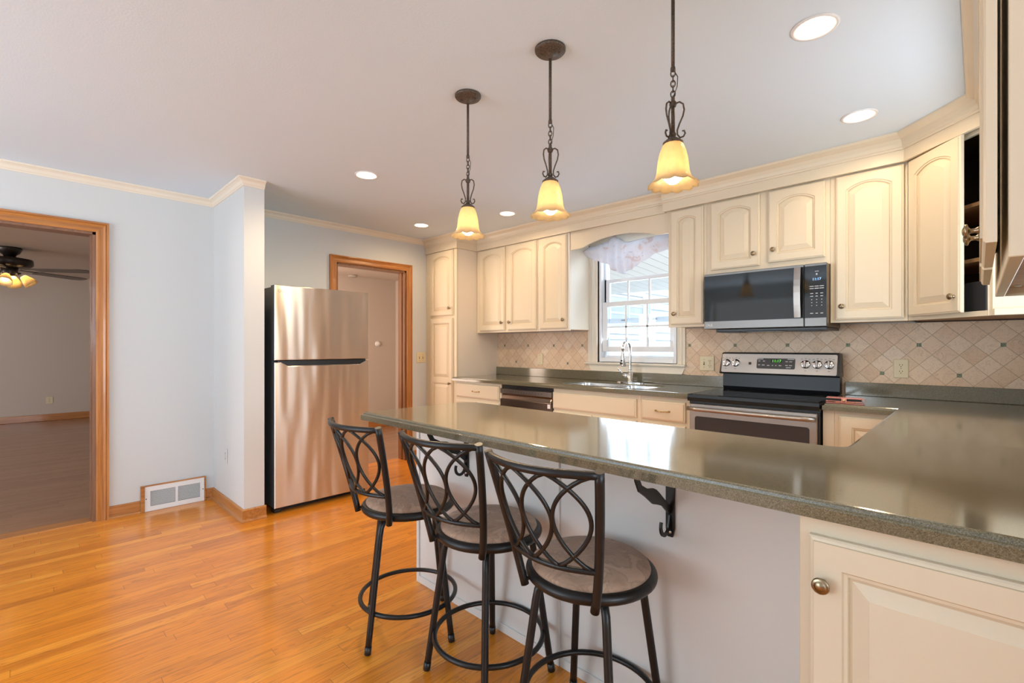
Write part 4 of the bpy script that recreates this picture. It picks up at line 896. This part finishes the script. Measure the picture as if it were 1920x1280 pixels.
# ------------------------------------------------------------------ iron brackets under the counter
def bracket(x, label):
    t = thing('shelf_bracket', label, 'bracket', (x, 1.4395, 0.75), 0, 'iron brackets under the peninsula counter')
    m = MB().prism([(x-0.0145, 0.8745), (x+0.0145, 0.8745), (x+0.0145, 0.648), (x+0.008, 0.622), (x-0.008, 0.622), (x-0.0145, 0.648)], [], 1.432, 1.4395, 'XZ'); m.build('wall_strap', M_IRON, t)
    MB().box(x-0.0145, x+0.0145, 1.18, 1.4315, 0.869, 0.8748).build('top_strap', M_IRON, t)
    def flat(pts, wd):
        L = []
        for i, (y, z) in enumerate(pts):
            a = Vector(pts[max(0, i-1)]); b = Vector(pts[min(len(pts)-1, i+1)]); d = (b-a).normalized(); nn = Vector((-d.y, d.x)); h_ = wd[i] if isinstance(wd, list) else wd
            p = Vector((y, z)); L.append([(x-0.003, *(p+nn*h_)), (x+0.003, *(p+nn*h_)), (x+0.003, *(p-nn*h_)), (x-0.003, *(p-nn*h_))])
        return MB().loft(L)
    brace = [(1.222, 0.869), (1.226, 0.845), (1.244, 0.815), (1.280, 0.795), (1.312, 0.782), (1.330, 0.772), (1.350, 0.762), (1.385, 0.742), (1.432, 0.705)]
    flat(brace, [0.009, 0.010, 0.011, 0.012, 0.020, 0.022, 0.018, 0.011, 0.012]).build('scroll_brace', M_IRON, t)
    hook = [(1.432+0.0, 0.672)]+[(1.394+0.032*math.cos(math.radians(a)), 0.672+0.032*math.sin(math.radians(a))) for a in range(-20, -215, -15)]
    hook = [(1.432, 0.690), (1.425, 0.665)]+[(1.398+0.027*math.cos(math.radians(a)), 0.668+0.030*math.sin(math.radians(a))) for a in range(-30, -225, -15)]
    flat(hook, 0.006).build('scroll_hook', M_IRON, t)
    MB().lathe([(0.006, 0), (0.005, 0.002), (0, 0.003)], 12, Matrix.Translation((x, 1.432, 0.638)) @ RX).build('screw', M_CHROME, t)
    return t
b0 = bracket(-0.700, 'black iron scroll bracket under the counter right of the front stool')
c = copy_tree(b0); c.location.x = -1.70; c['label'] = 'black iron scroll bracket seen through the back of the middle stool'

# ------------------------------------------------------------------ pendants
def pendant(label, x, y):
    t = thing('pendant_lamp', label, 'pendant lamp', (x, y, H), 0, 'bronze pendants over the peninsula')
    cn = MB().lathe([(0.061, -0.0005), (0.061, -0.008), (0.057, -0.013), (0.03, -0.019), (0.010, -0.024), (0.008, -0.04), (0.0, -0.04)], 32).build('canopy', M_BRONZE, t, False)
    for a in (0.6, 0.6+PI): MB().ball((0.036*math.cos(a), 0.036*math.sin(a), -0.021), 0.0045).build('canopy_screw', M_BRONZE, cn, False)
    MB().tube([(0, 0, -0.03), (0, 0, -0.285)], 0.0058, 10).build('rod', M_BRONZE, t, False)
    m = MB().lathe([(0.007, -0.28), (0.008, -0.285), (0.008, -0.293), (0.0, -0.296)], 12)
    for i in range(6):
        zc = -0.301-i*0.0165; M = Matrix.Translation((0, 0, zc)) @ Matrix.Rotation(PI/2*(i % 2)+0.5, 4, 'Z')
        m.tube([M @ Vector((0.0068*math.cos(2*PI*k_/12), 0, 0.011*math.sin(2*PI*k_/12))) for k_ in range(12)], 0.0021, 6, True)
    m.tube([(0.004, 0.003, -0.295), (0.014, 0.004, -0.315), (0.012, 0.004, -0.345), (0.003, 0.0, -0.372), (0, 0, -0.385)], 0.0016, 6)
    m.build('chain', M_BRONZE, t, False)
    m = MB().tube([(0, 0, -0.38), (0, 0, -0.50)], 0.0062, 10); m.lathe([(0.0, -0.378), (0.006, -0.380), (0.006, -0.388), (0.011, -0.394), (0.012, -0.400), (0.009, -0.408), (0.006, -0.41)], 16); m.ball((0, 0, -0.497), 0.010)
    m.build('stem', M_BRONZE, t, False)
    for k_ in range(3):
        a = math.radians(18+120*k_); pr = [(0.008, -0.398), (0.020, -0.396), (0.031, -0.405), (0.034, -0.423), (0.030, -0.443), (0.020, -0.465), (0.013, -0.485), (0.014, -0.500), (0.022, -0.510), (0.032, -0.508), (0.037, -0.499), (0.034, -0.490), (0.028, -0.490)]
        MB().tube([(r*math.cos(a), r*math.sin(a), z) for r, z in pr], 0.0028, 8).build('scroll_arm', M_BRONZE, t, False)
    MB().lathe([(0.004, -0.500), (0.010, -0.506), (0.022, -0.514), (0.0315, -0.522), (0.0315, -0.528), (0.029, -0.528), (0.029, -0.523), (0.0, -0.512)], 28).build('shade_cap', M_BRONZE, t, False)
    prof = [(0.0275, -0.524), (0.034, -0.536), (0.041, -0.555), (0.0465, -0.580), (0.0495, -0.605), (0.0515, -0.622), (0.0555, -0.635), (0.063, -0.645), (0.072, -0.651), (0.0765, -0.6555)]
    n_ = 72; loops = []
    for side in (0, 1):
        seq = prof if side == 0 else prof[::-1]
        for r, z in seq:
            L = []
            for i in range(n_):
                an = 2*PI*i/n_; f = max(0.0, (-z-0.625)/0.03)
                rr = r-(0.0022 if side else 0)+f*0.004*abs(math.sin(6*an))+0.0006*math.sin(12*an)
                zz = z-f*0.006*abs(math.sin(6*an)); L.append((rr*math.cos(an), rr*math.sin(an), zz))
            loops.append(L)
    m = MB().loft(loops, False, False, 0, True); m.build('glass_shade', M_AMBER, t, False)
    MB().lathe([(0.011, -0.545), (0.012, -0.56), (0.015, -0.575), (0.024, -0.595), (0.030, -0.613), (0.030, -0.627), (0.025, -0.642), (0.014, -0.652), (0.0, -0.655)], 22).build('bulb', M_BULB, t, False)
    lamp('pendant_glow', 'SPOT', (0, 0, -0.662), 17, t, 0.025, 165)
    return t
p0 = pendant('bronze pendant with amber glass shade nearest the fridge, leftmost of three', -1.710, 1.453)
for x, lab in ((-1.210, 'bronze pendant with amber glass shade hanging between the other two'), (-0.700, 'bronze pendant with amber glass shade nearest the range, rightmost of three')):
    c = copy_tree(p0); c.location.x = x; c['label'] = lab

# ------------------------------------------------------------------ recessed ceiling lights
def can(label, x, y, power=14):
    t = thing('recessed_light', label, 'ceiling light', (x, y, H), 0, 'recessed ceiling lights')
    MB().lathe([(0.078, -0.0005), (0.0775, -0.004), (0.070, -0.006), (0.062, -0.003), (0.0615, 0.012), (0.0665, 0.012), (0.0665, -0.0005)], 36, capa=False, capb=False).build('trim_ring', M_WHITE, t, False)
    MB().lathe([(0.0615, 0.013), (0.060, 0.06), (0.056, 0.085), (0.0, 0.086)], 32, capa=False, capb=False).build('reflector', M_WHITE, t, False, recalc=True)
    MB().lathe([(0.047, 0.070), (0.047, 0.045), (0.040, 0.036), (0.020, 0.032), (0.0, 0.031)], 28, capa=True).build('bulb', M_CAN, t, False)
    lamp('downlight', 'SPOT', (0, 0, -0.012), power, t, 0.045, 175)
    return t
labs = ['lit recessed ceiling light above the front of the fridge', 'lit recessed ceiling light beside the crown near the pantry', 'lit recessed ceiling light over the left wall cabinets just behind the middle pendant',
        'lit recessed ceiling light nearest the camera at the top right', 'lit recessed ceiling light in front of the tall wall cabinet at the right']
can(labs[0], *CANS[0], power=58)
c0 = can(labs[1], *CANS[1])
for (x, y), lab in list(zip(CANS, labs))[2:]:
    c = copy_tree(c0); c.location = (x, y, H); c['label'] = lab

# ------------------------------------------------------------------ plates on the walls
def outlet_holes(m, cx, cz):
    m.prism(rrect(cx-0.017, cx+0.017, cz-0.0145, cz+0.0145, 0.010), [], -0.0085, -0.0068, 'XZ', 0)
    for dx in (-0.0065, 0.0065): m.box(cx+dx-0.0014, cx+dx+0.0014, -0.0090, -0.0084, cz-0.001, cz+0.007, 0, 1)
    m.box(cx-0.0024, cx+0.0024, -0.0090, -0.0084, cz-0.0095, cz-0.005, 0, 1)
def plate(name, cat, label, F, w, kinds, plate_mat=None):
    t = thing(name, label, cat, tuple(F.translation), 0)
    MB().box(-w/2, w/2, -0.0068, -0.0005, -0.057, 0.057, 0.003).xf(F).build('cover_plate', plate_mat or M_IVORY, t)
    n_ = len(kinds)
    for i, kd in enumerate(kinds):
        cx = (i-(n_-1)/2)*0.046; m = MB()
        if kd == 'o':
            outlet_holes(m, cx, 0.0195); outlet_holes(m, cx, -0.0195); m.box(cx-0.002, cx+0.002, -0.0078, -0.0067, -0.002, 0.002, 0, 1)
            m.xf(F).build('receptacle', [plate_mat or M_IVORY, M_SLOT], t)
        elif kd == 's':
            m.box(cx-0.0045, cx+0.0045, -0.0074, -0.0067, -0.012, 0.012, 0, 1); m.box(cx-0.0035, cx+0.0035, -0.017, -0.0067, -0.002, 0.008, 0.001, 0)
            for dz in (0.03, -0.03): m.box(cx-0.002, cx+0.002, -0.0075, -0.0067, dz-0.002, dz+0.002, 0, 1)
            m.xf(F).build('toggle_switch', [plate_mat or M_IVORY, M_SLOT], t)
        else:
            m.box(cx-0.0165, cx+0.0165, -0.0085, -0.0067, -0.033, 0.033, 0.001, 0)
            for dz in (0.04, 0.012, -0.012, -0.04): m.box(cx-0.002, cx+0.002, -0.0091, -0.0067, dz-0.002, dz+0.002, 0, 1)
            m.xf(F).build('rocker', [plate_mat or M_IVORY, M_SLOT], t)
    return t
TB = lambda x, z: frame((x, 3.739, z), *S_)
plate('light_switch', 'light switch', 'ivory double light switch on the wall between the hall doorway and the pantry', frame((WX, 3.073, 1.102), (0, 1, 0), (1, 0, 0)), 0.113, 'ss')
plate('wall_switch', 'light switch', 'ivory single switch plate on the tile left of the sink window', TB(-3.245, 1.094), 0.072, 'r')
plate('switch_and_outlet', 'outlet', 'ivory plate with a switch and an outlet on the tile left of the range', TB(-1.519, 1.092), 0.114, 'so')
plate('wall_outlet', 'outlet', 'ivory double outlet on the tile right of the range', TB(-0.338, 1.090), 0.072, 'o')
plate('wall_outlet', 'outlet', 'bare outlet low on the shaded side of the stub wall', frame((-4.08, 1.072, 0.395), *S_), 0.070, 'o', M_WALL)
plate('wall_outlet', 'outlet', 'small outlet low on the far living room wall', frame((-10.98, 0.29, 0.335), (0, 1, 0), (1, 0, 0)), 0.085, 'o')

# ------------------------------------------------------------------ floor-level return vent
t = thing('wall_vent', 'white louvred return-air vent in a wood frame low on the dining wall', 'vent', (WX, 0.8, 0))
va, vb = 0.597, 1.012
m = MB().box(WX, WX+0.028, va, va+0.024, 0.0005, 0.194, 0.002); m.box(WX, WX+0.024, vb-0.012, vb, 0.0005, 0.194, 0.002); m.box(WX, WX+0.024, va+0.0245, vb-0.0125, 0.186, 0.194, 0.002); m.build('wood_frame', M_OAKH, t)
ga, gb, gz0, gz1 = va+0.0245, vb-0.0125, 0.002, 0.1855; mid = 0.818
m = MB().prism([(ga, gz0), (gb, gz0), (gb, gz1), (ga, gz1)], [[(0.655, 0.038), (mid-0.008, 0.038), (mid-0.008, 0.150), (0.655, 0.150)], [(mid+0.008, 0.038), (0.972, 0.038), (0.972, 0.150), (mid+0.008, 0.150)]], WX+0.014, WX+0.020, 'YZ'); m.build('face_plate', M_WHITE, t)
MB().box(WX+0.001, WX+0.004, 0.65, 0.98, 0.03, 0.16).build('duct_opening', plain('dusty_duct', (0.10, 0.075, 0.05), 0.8, var=0.6, vscale=25), t)
m = MB()
for i in range(12):
    z = 0.042+i*0.0093
    for a, b in ((0.6555, mid-0.0085), (mid+0.0085, 0.9715)): m.add([(WX+0.006, a, z+0.004), (WX+0.006, b, z+0.004), (WX+0.019, b, z), (WX+0.019, a, z), (WX+0.006, a, z+0.0052), (WX+0.006, b, z+0.0052), (WX+0.019, b, z+0.0014), (WX+0.019, a, z+0.0014)], [(0, 1, 2, 3), (7, 6, 5, 4), (0, 4, 5, 1), (1, 5, 6, 2), (2, 6, 7, 3), (3, 7, 4, 0)])
m.build('louvres', M_WHITE, t)
for yy in (0.630, 0.992): MB().lathe([(0.004, 0), (0.003, 0.0015), (0, 0.002)], 10, Matrix.Translation((WX+0.020, yy, 0.095)) @ Matrix.Rotation(PI/2, 4, 'Y')).build('screw', M_SLOT, t)

# ------------------------------------------------------------------ wallet on the counter
t = thing('phone_wallet', 'pink folding phone wallet with a gold clasp on the counter corner by the range', 'wallet', (-0.53, 3.17, 0.9125), math.radians(6))
def cover(z, th, mat, nm, l0=-0.085, l1=0.085, w_=0.042): return MB().box(l0, l1, -w_, w_, z, z+th, 0.0015).build(nm, mat, t, False)
cover(0.0005, 0.003, M_PINK, 'lower_cover'); cover(0.010, 0.003, M_PINK, 'middle_cover', -0.085, 0.08); cover(0.0265, 0.003, M_PINK, 'upper_cover', -0.083, 0.078)
cover(0.0136, 0.0125, M_BLACK, 'phone_body', -0.078, 0.076, 0.038); cover(0.004, 0.0055, M_GOLD, 'card_stack', -0.04, 0.05, 0.036)
MB().tube([(0.078, -0.002, 0.0015), (0.088, -0.002, 0.006), (0.091, -0.002, 0.015), (0.088, -0.002, 0.024), (0.078, -0.002, 0.028)], 0.0018, 8, flat=20).build('spine', M_PINK, t, False)
MB().box(-0.012, 0.012, -0.047, -0.0425, 0.006, 0.031, 0.002).build('strap', M_PINK, t, False)
MB().lathe([(0.008, 0), (0.008, 0.003), (0.004, 0.005), (0, 0.005)], 16, Matrix.Translation((0, -0.047, 0.018)) @ RX).build('clasp', M_GOLD, t, False)

# ------------------------------------------------------------------ living room fan, hall fittings
fx, fy = -8.137, -0.121
t = thing('ceiling_fan', 'dark ceiling fan with lit amber glass shades in the living room', 'ceiling fan', (fx, fy, 2.385)); t.scale = (1.27, 1.27, 1.27); FAN0 = 54
MB().lathe([(0.085, -0.0005), (0.085, -0.012), (0.07, -0.05), (0.045, -0.07), (0.04, -0.085), (0, -0.085)], 28).build('ceiling_mount', M_FAN, t, False)
MB().lathe([(0.04, -0.085), (0.10, -0.095), (0.155, -0.105), (0.16, -0.12), (0.16, -0.155), (0.14, -0.175), (0.05, -0.185), (0, -0.185)], 36).build('motor_housing', M_FAN, t, False)
MB().lathe([(0.06, -0.185), (0.055, -0.22), (0.06, -0.245), (0.03, -0.26), (0, -0.262)], 24).build('switch_housing', M_FAN, t, False)
for k_ in range(5):
    a = math.radians(FAN0+72*k_); M = Matrix.Rotation(a, 4, 'Z') @ Matrix.Translation((0, 0, -0.205)) @ Matrix.Rotation(math.radians(-5), 4, 'X')
    pr = [(0.22, -0.055), (0.60, -0.070), (0.66, -0.05), (0.675, 0.0), (0.66, 0.05), (0.60, 0.070), (0.22, 0.055), (0.20, 0.0)]
    b_ = MB().prism(pr, [], -0.003, 0.003).xf(M).build('blade', M_BLADE, t, False)
    MB().prism([(0.08, -0.015), (0.20, -0.018), (0.30, -0.035), (0.30, 0.035), (0.20, 0.018), (0.08, 0.015)], [], 0.0035, 0.008).xf(M).build('blade_iron', M_FAN, b_, False)
for k_ in range(4):
    a = math.radians(-12+90*k_); M = Matrix.Rotation(a, 4, 'Z') @ Matrix.Translation((0.075, 0, -0.245)) @ Matrix.Rotation(math.radians(-40), 4, 'Y')
    s_ = MB().lathe([(0.022, -0.02), (0.028, -0.03), (0.045, -0.075), (0.055, -0.115), (0.053, -0.115), (0.043, -0.075), (0.026, -0.03)], 24, M, capa=False, capb=False).build('glass_shade', M_AMBER, t, False)
    MB().lathe([(0.012, -0.02), (0.022, -0.05), (0.026, -0.075), (0.018, -0.092), (0, -0.097)], 16, M).build('bulb', M_FANBULB, s_, False)
    MB().tube([(0.03*math.cos(a), 0.03*math.sin(a), -0.235), (0.075*math.cos(a), 0.075*math.sin(a), -0.24)], 0.012, 8).build('lamp_arm', M_FAN, t, False)
MB().lathe([(0.065, -0.0005), (0.065, -0.02), (0.055, -0.032), (0.0, -0.034)], 28, Matrix.Translation((0, 0, 0))).xf(Matrix.Translation((-6.40, 3.28, 2.245))).build('smoke_detector', plain('grey_plastic', (0.42, 0.38, 0.34), 0.5))
tag(bpy.data.objects['smoke_detector'], 'round smoke detector on the hall ceiling seen through the narrow doorway', 'smoke detector')
t = thing('wall_thermostat', 'small round white dial on the hall wall beyond the fridge', 'thermostat', (-6.52, 3.745, 1.265))
MB().lathe([(0.042, 0.0005), (0.042, 0.012), (0.036, 0.02), (0, 0.02)], 24, Matrix.Rotation(PI/2, 4, 'Y')).build('base_ring', M_WHITE, t, False); MB().lathe([(0.026, 0.0205), (0.026, 0.034), (0.02, 0.04), (0, 0.04)], 20, Matrix.Rotation(PI/2, 4, 'Y')).build('dial', M_WHITE, t, False)
